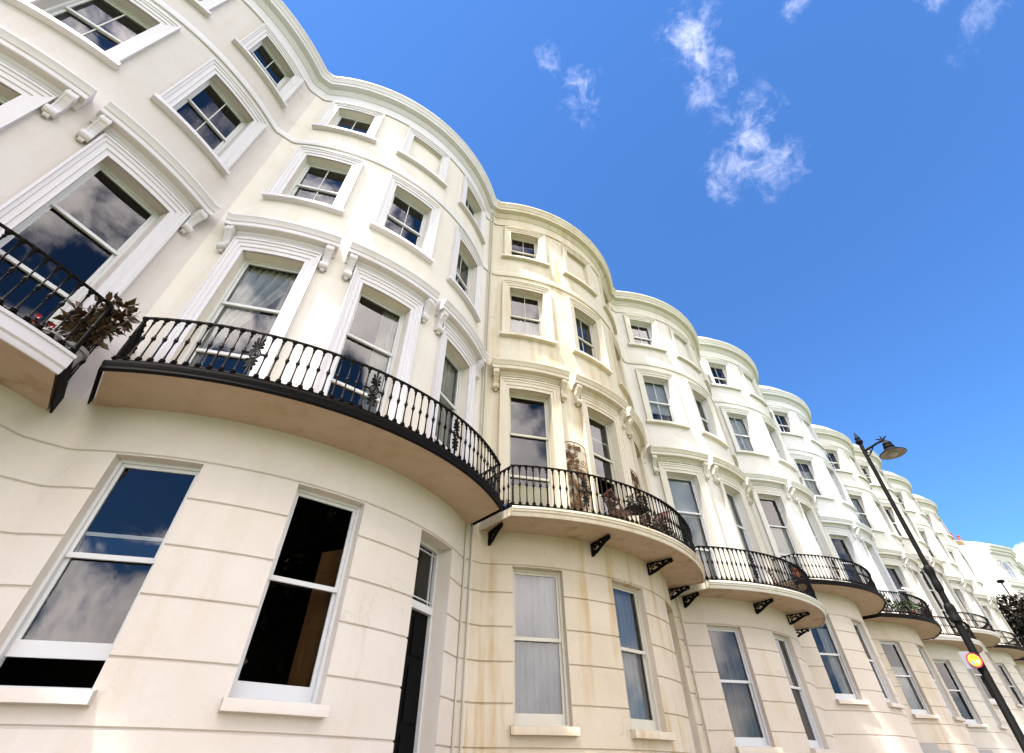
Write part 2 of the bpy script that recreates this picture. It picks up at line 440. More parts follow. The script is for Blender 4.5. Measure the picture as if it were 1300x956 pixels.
def rosette(mb, c, k):
    t = tc_of(c, 1)+k*.085; O, U, N = frame_axes(t, 0); cc = O+Vector((0,0,1.1675-.003))
    r = .0052
    for rr, n0, n1 in ((r, .0, .0095), (r*.72, .0095, .011), (r*.35, .011, .013)):
        mb.prism([cc+U*rr*cos(a)+Vector((0,0,rr*sin(a)))+N*n0 for a in [2*pi*k2/14 for k2 in range(14)]], N*(n1-n0))
CORN = [(-.003,2.236),(.006,2.236),(.006,2.243),(.0045,2.246),(.0045,2.300),(.010,2.304),(.010,2.311),(.016,2.318),(.020,2.328),(.020,2.331),(.042,2.335),(.043,2.337),(.043,2.354),(.046,2.356),(.049,2.366),(.055,2.378),(.058,2.381),(.058,2.389),(.0,2.404),(-.003,2.404)]
def cornice(mb): arc_sweep(mb, CORN, None, None, 60)
def string_course(mb): arc_sweep(mb, [(-.002,1.797),(.0055,1.797),(.0065,1.800),(.0065,1.826),(.0045,1.830),(-.002,1.834)], None, None, 56)
def parapet(mb): arc_sweep(mb, [(-.03,2.403),(-.006,2.403),(-.006,2.452),(-.002,2.454),(-.002,2.464),(-.03,2.468),(-.03,2.403)], None, None, 40)
def blind_panel(mb):
    t = tc_of(0, 3); arc_sweep(mb, [(-.0158, ZB[3]-.004), (-.0158, ZT[3]+.004)], t-HW[3]-.004, t+HW[3]+.004, 10, cap=False)
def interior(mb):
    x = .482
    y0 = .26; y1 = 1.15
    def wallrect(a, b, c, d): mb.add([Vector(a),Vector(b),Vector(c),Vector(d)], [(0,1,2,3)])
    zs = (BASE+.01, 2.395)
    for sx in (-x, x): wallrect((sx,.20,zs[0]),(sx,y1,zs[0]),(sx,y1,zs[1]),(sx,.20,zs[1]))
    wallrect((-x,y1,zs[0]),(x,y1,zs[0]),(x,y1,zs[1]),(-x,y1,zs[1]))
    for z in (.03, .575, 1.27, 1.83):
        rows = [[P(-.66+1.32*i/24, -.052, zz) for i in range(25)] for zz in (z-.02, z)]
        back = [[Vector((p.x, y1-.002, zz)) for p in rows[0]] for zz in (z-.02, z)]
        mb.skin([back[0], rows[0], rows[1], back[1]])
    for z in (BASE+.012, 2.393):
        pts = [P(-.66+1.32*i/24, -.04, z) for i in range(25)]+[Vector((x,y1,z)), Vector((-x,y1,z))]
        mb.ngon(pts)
def party_wall(mb, sx):
    x0, x1 = (.486, .4975) if sx > 0 else (-.4975, -.486)
    mb.box((x0,.196,BASE), (x1-x0,0,0), (0,1.25,0), (0,0,2.43-BASE))
def roof(mb):
    pts = [P(-.70+1.40*i/30, -.012, 2.402) for i in range(31)]+[Vector((.484,1.4,2.402)), Vector((-.484,1.4,2.402))]
    mb.prism(pts, (0,0,.006))
def chimney(mb):
    mb.box((.40,.75,2.41), (.16,0,0), (0,.34,0), (0,0,.20)); mb.box((.39,.74,2.61), (.18,0,0), (0,.36,0), (0,0,.02))
def back_wall(mb): mb.box((-.484,1.40,BASE),(.968,0,0),(0,.04,0),(0,0,2.40-BASE))

# balcony: outer circle centre y=yc radius rb, clipped to |x|<=xe
def balc_pts(yc, rb, xe, inset=0, n=44):
    r = rb-inset; x = xe-inset; T = asin(x/r)
    pts = [Vector((r*sin(-T+2*T*i/n), yc-r*cos(-T+2*T*i/n), 0)) for i in range(n+1)]
    return pts
def wall_y(x): return min(YF, R0-math.sqrt(R0*R0-x*x))
def balcony_slab(mb, yc, rb, xe, z0, z1):
    out = balc_pts(yc, rb, xe, .006)
    inn = [Vector((p.x, wall_y(p.x)+.006, 0)) for p in out]
    up = lambda L, z: [Vector((p.x, p.y, z)) for p in L]
    mb.skin([up(inn,z0), up(out,z0), up(out,z1), up(inn,z1)])
    for i in (0, -1):
        mb.ngon([up([inn[i]],z0)[0], up([out[i]],z0)[0], up([out[i]],z1)[0], up([inn[i]],z1)[0]])
def path_sweep(mb, path, prof, close=False):
    # path of Vectors in plan; prof: (outward offset, z). outward = right-hand side of travel
    n = len(path); rows = []
    nor = []
    for i, p in enumerate(path):
        a = path[max(i-1,0)]; b = path[min(i+1,n-1)]
        d1 = (p-a).normalized() if i > 0 else (b-p).normalized(); d2 = (b-p).normalized() if i < n-1 else d1
        n1 = Vector((d1.y,-d1.x,0)); n2 = Vector((d2.y,-d2.x,0)); m = (n1+n2); m.normalize()
        m = m/max(.35, m.dot(n1)); nor.append(m)
    for off, z in prof: rows.append([p+m*off+Vector((0,0,z)) for p, m in zip(path, nor)])
    mb.skin(rows)
    mb.ngon([r[0] for r in rows]); mb.ngon([r[-1] for r in rows][::-1])
def edge_path(yc, rb, xe, inset):
    o = balc_pts(yc, rb, xe, inset)
    l, r = o[0], o[-1]
    return [Vector((l.x, wall_y(l.x)+.004, 0))]+o+[Vector((r.x, wall_y(r.x)+.004, 0))]
def rail(mb, yc, rb, xe, z, w=.0058, h=.0042, inset=.012):
    path_sweep(mb, edge_path(yc, rb, xe, inset), [(-w/2,z-h/2),(w/2,z-h/2),(w/2,z+h/4),(w/4,z+h/2),(-w/4,z+h/2),(-w/2,z+h/4),(-w/2,z-h/2)])
def baluster_mesh(mb):
    H = .0935
    k = [(.0062,0),(.0064,.0012),(.0036,.0022),(.0054,.0046),(.0028,.0066),(.0022,.010),(.0018,.016),(.0016,.030),(.0016,.0400),(.0027,.0413),(.0018,.0428),(.0036,.0452),(.0043,.0480),(.0036,.0508),(.0018,.0530),(.0027,.0545),(.0016,.0560),(.0016,.074),(.0020,.081),(.0034,.0835),(.0021,.0856),(.0036,.0882),(.0056,.0912),(.0060,H)]
    mb.lathe(k, n=8)
def panel_mesh(mb):
    # honeysuckle panel, centred at u=0, height .0935, in the x-z plane
    H = .0935; zc = .048
    def ring(r, rt, z=zc, n=18): mb.tube([(r*cos(2*pi*i/n), 0, z+r*sin(2*pi*i/n)) for i in range(n+1)], rt, 5, False)
    ring(.0100, .0019); ring(.0058, .0014)
    mb.tube([(0,-.002,zc),(0,.002,zc)], .0030, 8)
    mb.tube([(0,0,0),(0,0,zc-.009)], .0013, 6); mb.tube([(0,0,zc+.009),(0,0,H)], .0013, 6)
    for sg in (-1, 1):
        mb.tube([(sg*.010,0,zc),(sg*.020,0,zc)], .0022, 6)
        base = zc+sg*.012
        for a in (-72,-50,-28,0,28,50,72):
            ar = math.radians(a); r = .030-.00017*abs(a); sa, ca = sin(ar), cos(ar)
            p = [(sa*r*.62*q**.8, 0, base+sg*(ca*r*q+.006*q-.010*abs(sa)*q*q)) for q in (.12,.4,.7,.9,1.0)]
            mb.tube(p, [.0012,.0018,.0027,.0030,.0016], 5)
        ring(.0030, .0012, zc+sg*.0145, 10)
        for s2 in (-1, 1):
            mb.tube([(s2*.004*k2, 0, base+sg*(.0015-.0022*k2+.0010*k2*k2)) for k2 in (0,1,2,3)], .0012, 5)
def iron_bracket(mb):
    # openwork cantilever bracket in the plane x=0; wall at y=0, reaching to y=-1 unit (scaled later)
    L = .112; H = .062
    def t(pts, r): mb.tube([(0, -y, z) for y, z in pts], r, 5)
    mb.box((-.004,-L,-.006),(.008,0,0),(0,L,0),(0,0,.006))
    mb.box((-.004,-.006,-H),(.008,0,0),(0,.006,0),(0,0,H-.006))
    mb.prism([(-.0022,-.006,-H),(-.0022,-L+.012,-.013),(-.0022,-L+.012,-.006),(-.0022,-.006,-H+.012)], (.0044,0,0))
    def spiral(cy, cz, r, turns=1.6, s=1):
        t([(cy+r*(1-q/22)*cos(s*2*pi*turns*q/20), cz+r*(1-q/22)*sin(s*2*pi*turns*q/20)) for q in range(21)], .0032)
    spiral(.022,-.020,.014); spiral(.048,-.017,.011,1.5,-1); spiral(.070,-.013,.0085); spiral(.018,-.040,.009,1.4,-1); spiral(.106,-.015,.008)
    t([(.006,-H+.002),(.03,-.052),(.06,-.036),(.085,-.024),(.100,-.020)], .0032)

# ------------------------------------------------------------------ houses
WALLM = {
 1: dict(w=((.745,.685,.655),.06,.22), g=((.83,.76,.675),.06,.15), t='white', tr=((.84,.80,.825),.03,.15)),
 2: dict(w=((.90,.835,.75),.06,.22), g=((.85,.775,.69),.06,.15), t='white', tr=((.85,.81,.835),.03,.15)),
 3: dict(w=((.83,.745,.59),.09,.75), g=((.77,.665,.52),.10,1.0), t='cream_paint', tr=((.82,.73,.57),.09,.55), grime=.35),
 4: dict(w=((.85,.80,.72),.05,.25), g=((.79,.69,.57),.07,.25), t='white', tr=((.78,.74,.62),.05,.3)),
 5: dict(w=((.85,.82,.76),.04,.15), g=((.80,.71,.60),.05,.15), t='white', tr=((.80,.78,.71),.04,.15)),
 6: dict(w=((.83,.82,.82),.03,.1), g=((.76,.67,.55),.08,.5), t='white', tr=((.79,.80,.79),.03,.1)),
 7: dict(w=((.80,.76,.68),.04,.15), g=((.75,.69,.59),.05,.15), t='white', tr=((.79,.76,.69),.04,.1)),
 8: dict(w=((.79,.74,.66),.04,.15), g=((.74,.67,.56),.05,.15), t='white', tr=((.78,.73,.66),.04,.1)),
 9: dict(w=((.81,.78,.71),.04,.1), g=((.75,.69,.58),.05,.15), t='white', tr=((.80,.77,.70),.04,.1)),
 10: dict(w=((.80,.75,.66),.04,.15), g=((.74,.67,.55),.05,.15), t='white', tr=((.79,.75,.67),.04,.1)),
}
DZ = {1:0, 2:0, 3:.0, 4:-.0132, 5:.1793, 6:.1762, 7:.178, 8:.356, 9:.354, 10:.352}
DX = {k: .004 for k in range(1, 11)}
HLABEL = {
 1: 'peach stucco house nearest the camera, white window surrounds, cut off by the frame edge',
 2: 'cream bow fronted house with crisp white trim above a black edged balcony',
 3: 'yellowed weather-stained house with rusty panels and wooden chairs on its balcony',
 4: 'off white bow house with blinds half drawn, directly right of the yellowed stained house',
 5: 'white bow house whose black edged balcony first steps up higher than its neighbour',
 6: 'bluish white bow house with leafy plants and a gull on its balcony',
 7: 'beige bow house behind the middle of the lamp post, white edged balcony slab',
 8: 'pale beige bow house beyond the lamp post, first after the second step up',
 9: 'ivory bow house second from the far end of the terrace',
 10: 'small distant cream bow house ending the terrace beside the dark tree',
}
# balcony style: (yc, rb, xe, z0, z1, style, brackets)
BALC = {
 1: (.649,.806,.478,.522,.556,'cream',False), 2: (.649,.803,.488,.562,.578,'black',False),
 3: (.700,.850,.488,.556,.576,'cream',True), 4: (.700,.850,.488,.557,.577,'cream',True),
 5: (.649,.800,.488,.566,.583,'black',False), 6: (.700,.843,.486,.562,.580,'black',False),
 7: (.720,.860,.486,.562,.583,'cream',False), 8: (.720,.858,.486,.562,.583,'cream',False),
 9: (.720,.858,.486,.564,.586,'black',False), 10: (.720,.858,.486,.564,.586,'black',False),
}
RT = {1: .692, 2: .705, 3: .714, 4: .712}      # top of the railing
OPEN0 = {(2,-1): .036, (5,0): 0.0}
BAL = cached('baluster', baluster_mesh, S, 40)
PAN = cached('ornament_panel', panel_mesh, S, 40)
IB = cached('iron_bracket', iron_bracket, S, 40)
HOUSE = {}
def house_co(k, p): return Vector(((k+.5+DX[k]+p[0])*S, p[1]*S, (p[2]+DZ[k])*S+EYE))
for k in range(1, 11):
    cfg = WALLM[k]; gr = cfg.get('grime', 0.0)
    mw = stucco('stucco_wall', *cfg['w'][:2], cfg['w'][2], grime=gr)
    mg = stucco('stucco_ground_floor', *cfg['g'][:2], cfg['g'][2], grime=gr*.6)
    mt = stucco('stucco_trim', *cfg['tr'][:2], cfg['tr'][2], rough=.5, bump=.12, grime=gr*.6)
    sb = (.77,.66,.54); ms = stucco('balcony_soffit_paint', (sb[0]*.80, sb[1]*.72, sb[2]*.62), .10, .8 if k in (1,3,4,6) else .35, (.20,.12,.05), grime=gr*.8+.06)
    mwin = M[cfg['t']]
    root = empty('terraced_house', house_co(k, (0,0,0)), HLABEL[k], 'house', 'bow fronted houses of the white terrace')
    HOUSE[k] = root
    topmid = (k == 1)
    link('ground_floor_wall', cached('ground_floor_wall', ground_wall), mg, root)
    link('upper_wall', cached(('upper_wall', topmid), lambda mb: upper_wall(mb, topmid)), mw, root)
    link('cornice', cached('cornice', cornice), mt, root)
    link('string_course', cached('string_course', string_course), mt, root)
    link('parapet', cached('parapet', parapet), mt, root)
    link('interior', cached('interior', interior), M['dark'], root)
    rf = link('roof', cached('roof', roof), M['roof'], root)
    link('chimney', cached('chimney', chimney), mw, rf)
    for sx in (-1, 1): link('party_wall', cached(('party_wall', sx), lambda mb: party_wall(mb, sx)), mw, root)
    link('back_wall', cached('back_wall', back_wall), mw, root)
    for f in (0, 1, 2, 3):
        for c in (-1, 0, 1):
            if k == 1 and c == -1: continue           # outside the frame
            if f == 0 and c == 1: continue            # the front door
            if f == 3 and c == 0 and not topmid:
                bp = link('blind_window', cached('blind_window', blind_panel), mw, root)
                link('architrave', cached(('architrave', c, f), lambda mb: architrave(mb, c, f)), mt, bp)
                link('sill', cached(('sill', c, f), lambda mb: sill(mb, c, f)), mt, bp)
                continue
            w = link('window', cached(('window', c, f), lambda mb: window_box(mb, c, f)), mwin, root)
            ns = len(sashes(c, f))
            for i in range(ns):
                dz = OPEN0.get((k, c), 0) if (f == 0 and i == ns-1) else 0
                if k == 2 and f == 0 and c == 0 and i == ns-1: dz = 0
                if k == 3 and f == 1 and c == 0 and i == 1: dz = .075
                link('sash', cached(('sash', c, f, i, dz), lambda mb: sash_mesh(mb, c, f, i, dz)), mwin, w)
                link('pane', cached(('pane', c, f, i, dz), lambda mb: pane_mesh(mb, c, f, i, dz)), M['glass'], w)
            if f == 0:
                link('sill', cached(('sill', c, f), lambda mb: sill(mb, c, f)), mg, w)
            else:
                link('architrave', cached(('architrave', c, f), lambda mb: architrave(mb, c, f)), mt, w)
                if f > 1: link('sill', cached(('sill', c, f), lambda mb: sill(mb, c, f)), mt, w)
                else:
                    h = link('hood', cached(('hood', c), lambda mb: hood(mb, c)), mt, root)
                    for sg in (-1, 1): link('bracket', cached(('bracket', c, sg), lambda mb: bracket(mb, c, sg), S, 40), mt, h)
                    for q in (-1, 0, 1): link('rosette', cached(('rosette', c, q), lambda mb: rosette(mb, c, q), S, 40), mt, h)
    # front door with fanlight
    def door_frame(mb):
        t = tc_of(1, 0); ax = frame_axes(t, .046); a = (R0-.046)*sin(HW[0])+.0015; w = .008
        for u0, u1 in ((-a,-a+w),(a-w,a)): wbox(mb, ax, u0, u1, DOOR_B, ZT[0], -.014, .003)
        wbox(mb, ax, -a+w, a-w, ZT[0]-w, ZT[0]+.001, -.014, .003)
        wbox(mb, ax, -a+w, a-w, .300, .316, -.014, .006)
    def fan(mb):
        t = tc_of(1, 0); ax = frame_axes(t, .046); a = (R0-.046)*sin(HW[0])-.0065
        for u in (-a+.012, a-.012): wbox(mb, ax, u-.0013, u+.0013, .316, ZT[0]-.008, -.008, -.003)
        for z in (.328, .440): wbox(mb, ax, -a, a, z-.0013, z+.0013, -.0085, -.0035)
    def fan_glass(mb):
        t = tc_of(1, 0); O, U, N = frame_axes(t, .046); a = (R0-.046)*sin(HW[0])-.0065
        mb.add([O+U*u+N*-.006+Vector((0,0,z)) for u, z in ((-a,.316),(a,.316),(a,.450),(-a,.450))], [(0,1,2,3)])
    def leaf(mb):
        t = tc_of(1, 0); ax = frame_axes(t, .046); a = (R0-.046)*sin(HW[0])-.0065
        wbox(mb, ax, -a, a, DOOR_B, .300, -.012, -.006)
        for u0, u1 in ((-a+.010,-.006),(.006,a-.010)):
            for z0, z1 in ((-.02,.07),(.09,.19),(.21,.285)): wbox(mb, ax, u0, u1, z0, z1, -.006, -.003)
    def handle(mb):
        t = tc_of(1, 0); O, U, N = frame_axes(t, .046); cc = O+U*-.045+Vector((0,0,.10))
        mb.tube([cc-N*.006, cc+N*.001, cc+N*.004, cc+N*.006], [.0022,.0022,.0045,.0030], 10)
    d = link('door', cached('door', leaf), M['door'], root)
    link('door_frame', cached('door_frame', door_frame), mwin, d)
    link('fanlight_bars', cached('fanlight_bars', fan), mwin, d)
    link('fanlight_pane', cached('fanlight_pane', fan_glass), M['glass'], d)
    link('handle', cached('handle', handle, S, 40), M['brass'], d)
    def steps(mb):
        t = tc_of(1, 0); O, U, N = frame_axes(t, 0); nst = 8; h = (DOOR_B-BASE)/nst
        for i in range(nst):
            n1 = .02+.045*(nst-i)
            mb.box(O+U*-.10+N*-.05+Vector((0,0,BASE+i*h)), U*.20, N*(.05+n1), Vector((0,0,h-.0004)))
    link('door_steps', cached('door_steps', steps), M['kerb'], root)
    # balcony
    yc, rb, xe, z0, z1, st, br = BALC[k]
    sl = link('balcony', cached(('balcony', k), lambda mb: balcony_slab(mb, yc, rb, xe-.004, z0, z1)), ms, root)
    if st == 'black': prof = [(-.003,z0-.005),(.002,z0-.005),(.004,z0-.002),(.004,z0+.005),(.006,z0+.009),(.006,z1-.001),(-.003,z1-.001),(-.003,z0-.005)]
    else: prof = [(-.003,z0-.005),(.001,z0-.005),(.003,z0),(.003,z0+.005),(.007,z0+.008),(.007,z1-.006),(.010,z1-.005),(.010,z1+.001),(-.003,z1+.001),(-.003,z0-.005)]
    def fascia(mb):
        path_sweep(mb, balc_pts(yc, rb, xe, .004), prof)
    link('fascia', cached(('fascia', k), fascia), M['iron'] if st == 'black' else mt, sl)
    l = balc_pts(yc, rb, xe, .004)[0]; yw = wall_y(xe)+.003
    for sx in (-1, 1):
        link('fascia_end', cached(('fascia_end', k, sx), lambda mb: mb.cbox((sx*(xe-.0030), (l.y+yw)/2, (z0+z1)/2-.002), .003, yw-l.y, z1-z0+.003)), M['iron'] if k in (1,2,5,6,9,10) else mt, sl)
    zr0, zr1 = z1+.011, RT.get(k, .710)
    bs = (zr1-zr0-.0034)/.0935
    link('top_rail', cached(('top_rail', k), lambda mb: rail(mb, yc, rb, xe, zr1)), M['iron'], sl)
    link('bottom_rail', cached(('bottom_rail', k), lambda mb: rail(mb, yc, rb, xe, zr0, .0050, .0035)), M['iron'], sl)
    ip = edge_path(yc, rb, xe, .012); r = rb-.012; T = asin((xe-.012)/r)
    nb = 48; orn = {11, 23, 35}
    z = zr0+.0016
    for i in range(nb+1):
        t = -T+2*T*i/nb
        if i in orn:
            o = link('ornament_panel', PAN, M['iron'], sl)
        else:
            o = link('baluster', BAL, M['iron'], sl)
        o.location = (r*sin(t)*S, (yc-r*cos(t))*S, z*S); o.rotation_euler = (0, 0, t); o.scale = (1, 1, bs)
    for sx in (-1, 1):
        xx = sx*(xe-.012); ya = yc-r*cos(T); yb = wall_y(xx)
        m = max(3, int((yb-ya)/.021))
        for i in range(1, m):
            o = link('baluster', BAL, M['iron'], sl); o.location = (xx*S, (ya+(yb-ya)*i/m)*S, z*S); o.scale = (1, 1, bs)
    # feet under the bottom rail and corner posts
    for i in range(0, nb+1, 6):
        t = -T+2*T*i/nb
        o = link('rail_foot', cached('rail_foot', lambda mb: mb.tube([(0,0,0),(0,0,.0115)], .0016, 6), S, 60), M['iron'], sl)
        o.location = (r*sin(t)*S, (yc-r*cos(t))*S, (z1-.001)*S)
    for sx in (-1, 1):
        o = link('corner_post', cached('corner_post', lambda mb: mb.tube([(0,0,0),(0,0,.110)], .0030, 8), S, 60), M['iron'], sl)
        o.location = (sx*(xe-.012)*S, (yc-r*cos(T))*S, (z1-.001)*S); o.scale = (1, 1, (zr1-z1+.002)/.110)
    if br:
        for t in (-.640, -.19, .19, .640):
            o = link('iron_bracket', IB, M['iron'], sl); p = P(t, 0, z0-.0035)
            o.location = p*S; o.rotation_euler = (0, 0, t*(.35 if abs(t) > .5 else 1))
            dd = (rb-math.hypot(p.x, p.y-yc))/ .16
            o.scale = (1, max(.7, min(1.0, dd*.9)), .62)
# down pipes on the faces near the junctions (parts of the houses that carry them)
def pipe_part(k, pts, r, mat, name='downpipe'):
    mb = MB(); mb.tube(pts, r, 8)
    return link(name, mb.mesh(name, S, 60), mat, HOUSE[k])
def wallp(t, z, off): return P(t, off, z)
M['pipe'] = stucco('painted_pipe', (.70,.64,.50), .08, .4)
pipe_part(3, [wallp(-.695, 2.395, .012), wallp(-.695, 2.30, .012), wallp(-.70, 2.2, .010), wallp(-.70, .60, .010)], .0042, M['pipe'])
pipe_part(2, [wallp(.700, 2.33, .008), wallp(.700, 1.6, .010), wallp(.702, .62, .010)], .0028, M['pipe'], 'cable_pipe')
pipe_part(2, [wallp(.655, .565, .006), wallp(.655, -.2, .006)], .0030, M['pipe'], 'cable_pipe')
pipe_part(2, [wallp(.690, .565, .007), wallp(.690, -.2, .007)], .0034, M['pipe'], 'cable_pipe')
pipe_part(4, [wallp(-.70, .555, .008), wallp(-.70, -.2, .008)], .0036, M['pipe'])
pipe_part(6, [wallp(.62, .54, .008), wallp(.63, .30, .008), wallp(.64, -.2, .008)], .0045, M['pipe'])

# ------------------------------------------------------------------ curtains and blinds behind the panes
def sheet(k, c, f, u0, u1, z0, z1, kind, back=.024, name='curtain', mat=None, label=None, cat='curtain', tie=0):
    t = tc_of(c, f); O, U, N = frame_axes(t, DEP[f]); a = half(t, f, DEP[f])
    mb = MB(); n = 60; nz = 10; rows = []
    ph = random.random()*6
    for j in range(nz+1):
        q = j/nz; z = z1+(z0-z1)*q; row = []
        for i in range(n+1):
            s = i/n; u = a*(u0+(u1-u0)*s)
            if tie:   # gathered towards one side as it drops
                g = min(1, q*1.65)**1.15
                lo, hi = (u0, u1) if tie < 0 else (u1, u0)
                tgt = a*(lo+(hi-lo)*.16*s) if tie < 0 else a*(lo+(hi-lo)*.16*(1-s))
                u = u+(tgt-u)*g*.95
            amp = 0 if kind == 'blind' else (.0030 if kind == 'net' else .0042)
            w = amp*(sin(s*(34 if kind == 'net' else 52)+ph)+.5*sin(s*81+q*1.3))
            p = O+U*u+N*(-back+w)+Vector((0,0,z)); row.append(p)
        rows.append(row)
    mb.skin(rows)
    if kind == 'blind':
        mb.cbox((0,0,0),0,0,0) if False else None
        wbox(mb, (O,U,N), a*u0, a*u1, z0-.004, z0+.001, -back-.002, -back+.002)
    o = link(name, mb.mesh(name, S, 60), mat, None)
    o.location = house_co(k, (0,0,0))
    tag(o, label, cat, 'curtains and blinds behind the windows')
    return o
sheet(2,-1,1,-.95,.9,.60,1.106,'drape',mat=M['drape'],tie=-1,label='white drape swept left in the left balcony window above the nearest black fascia')
sheet(2,-1,1,.62,.95,.60,1.106,'drape',mat=M['drape'],name='curtain',label='narrow white drape hanging straight at the right of the swept white drape')
sheet(2,0,1,.25,.95,.60,1.106,'drape',mat=M['drape'],label='white drape bunched in the right half of the middle balcony window above the black fascia')
sheet(2,1,1,-.95,.95,.60,1.106,'net',mat=M['drape'],label='white drape filling the steeply foreshortened right balcony window of the white trimmed house')
sheet(3,-1,0,-.97,.97,.09,.452,'net',mat=M['net'],label='grey net curtain filling the left ground floor window of the stained house')
sheet(3,0,0,-.97,.97,.09,.452,'net',mat=M['net'],label='grey net curtain in the ground floor window between iron balcony brackets of the stained house')
sheet(3,-1,2,-.95,.95,1.405,1.555,'net',mat=M['drape'],label='white half curtain in the lower sash of the second floor window of the stained house')
sheet(4,-1,2,-.96,.96,1.50,1.705,'blind',mat=M['blind'],name='roller_blind',cat='blind',label='white blind two thirds down in the second floor window right of the stained house')
sheet(4,-1,1,-.96,.96,.92,1.106,'blind',mat=M['blind'],name='roller_blind',cat='blind',label='white blind over the top sash of the left balcony window right of the stained house')
sheet(4,-1,1,-.2,.96,.60,.925,'net',back=.03,mat=M['drape'],label='white curtain under the blind in the balcony window right of the stained house')
sheet(4,0,1,-.96,.96,.60,1.106,'blind',mat=M['blind'],name='roller_blind',cat='blind',label='long white blind in the middle balcony window of the house after the stained one')
sheet(4,-1,0,-.97,.97,.09,.452,'drape',mat=M['browncurt'],label='grey brown pleated curtain in the ground floor window below the bracketed off white balcony')
sheet(4,0,0,-.97,.97,.09,.452,'drape',mat=M['browncurt'],label='narrow seen grey brown curtain in the middle ground floor window beside the far iron bracket')
sheet(5,-1,2,-.96,.96,1.405,1.705,'blind',mat=M['blind'],name='roller_blind',cat='blind',label='white blind fully down in the second floor window of the first stepped up house')
sheet(5,-1,1,-.96,.96,.60,.93,'net',mat=M['drape'],label='white curtain under a dark top sash in the first stepped up house')
sheet(5,-1,0,.1,.97,.09,.40,'net',mat=M['drape'],label='white curtain in half of the dark ground floor window of the first stepped up house')
sheet(6,-1,2,-.96,.96,1.405,1.64,'net',mat=M['drape'],label='white half curtain in the second floor window of the bluish white house')
sheet(6,-1,0,-.96,.96,.09,.33,'net',mat=M['drape'],label='white curtain below a dark top sash on the ground floor of the bluish white house')
sheet(7,-1,2,-.96,.96,1.405,1.70,'net',mat=M['net'],label='pale net in the second floor window of the beige house behind the lamp post')
# wooden shutter standing open inside the dark ground floor window
def shutter(mb):
    t = tc_of(0, 0); O, U, N = frame_axes(t, DEP[0]); a = half(t, 0, DEP[0])
    A = O+U*(a*.97)-N*.020; d = (-N*.055-U*.030)
    n = d.cross(Vector((0,0,1))).normalized()
    mb.box(A+Vector((0,0,.10)), d, n*.004, Vector((0,0,.27)))
    for z0, z1 in ((.12,.20),(.215,.31),(.325,.36)):
        for sg in (-.0015, .004): mb.box(A+d*.18+n*sg+Vector((0,0,z0)), d*.64, n*.0015, Vector((0,0,z1-z0)))
mb = MB(); shutter(mb)
o = link('window_shutter', mb.mesh('window_shutter', S), M['shutter']); o.location = house_co(2, (0,0,0))
tag(o, 'panelled wooden shutter folded open inside the dark middle ground floor window', 'shutter')

# ------------------------------------------------------------------ things on the balconies
def leaf_cloud(mb, centres, n, size, droop=.2, seed=1):
    rnd = random.Random(seed)
    for _ in range(n):
        c, r = rnd.choice(centres)
        d = Vector((rnd.gauss(0,1), rnd.gauss(0,1), rnd.gauss(0,1))).normalized()
        p = Vector(c)+Vector((d.x*r[0], d.y*r[1], d.z*r[2]))*(rnd.random()**.45)
        ax = (d+Vector((rnd.gauss(0,.5), rnd.gauss(0,.5), rnd.gauss(0,.4)-droop))).normalized()
        sd = ax.cross(Vector((rnd.gauss(0,1), rnd.gauss(0,1), rnd.gauss(0,1)))).normalized()
        nn = ax.cross(sd); L = size*(.6+.8*rnd.random()); w = L*.24
        a = p; b = p+ax*L*.5+sd*w+nn*w*.4; e = p+ax*L-nn*L*.12; f = p+ax*L*.5-sd*w+nn*w*.4; g = p+ax*L*.5
        mb.add([a,b,e,f,g], [(0,1,4),(1,2,4),(2,3,4),(3,0,4)])
def pot_profile(r, h): return [(r*.68,0),(r*.95,h*.82),(r*1.1,h*.82),(r*1.1,h),(r*.95,h),(r*.92,h*.9),(r*.1,h*.9)]
def potted(k, p, label, pot_r, pot_h, clumps, nleaf, leafsize, potm, leafm, name='potted_plant', cat='plant', stems=7, flowers=None, group=None, seed=1):
    root = empty(name, house_co(k, p), label, cat, group)
    mb = MB(); mb.lathe(pot_profile(pot_r, pot_h), n=18); link('pot', mb.mesh('pot', 1, 35), potm, root)
    mb = MB(); rnd = random.Random(seed)
    for (c, r) in clumps:
        for q in range(stems):
            e = Vector(c)+Vector((rnd.gauss(0,.6)*r[0], rnd.gauss(0,.6)*r[1], rnd.uniform(-.2,.7)*r[2]))
            s0 = Vector((rnd.uniform(-.5,.5)*pot_r, rnd.uniform(-.5,.5)*pot_r, pot_h*.88))
            m = (s0+e)/2+Vector((0,0,.1*r[2])); mb.tube([s0, m, e], [.007,.005,.003], 5)
    link('stems', mb.mesh('stems', 1, 60), M['bark'], root)
    mb = MB(); leaf_cloud(mb, clumps, nleaf, leafsize, .15, seed); link('foliage', mb.mesh('foliage', 1, 60), leafm, root)
    if flowers:
        mb = MB()
        for i in range(flowers[1]):
            c, r = rnd.choice(clumps); p0 = Vector(c)+Vector((rnd.uniform(-1,1)*r[0], rnd.uniform(-1,.2)*r[1], rnd.uniform(.1,1)*r[2]))
            for a in range(5):
                an = a*2*pi/5; u = Vector((cos(an), -.3, sin(an)))
                v2 = Vector((-sin(an), 0, cos(an)))
                mb.add([p0, p0+u*.022+v2*.014, p0+u*.034, p0+u*.022-v2*.014], [(0,1,2,3)])
        link('flowers', mb.mesh('flowers', 1, 60), flowers[0], root)
    return root
zb1 = BALC[1][4]
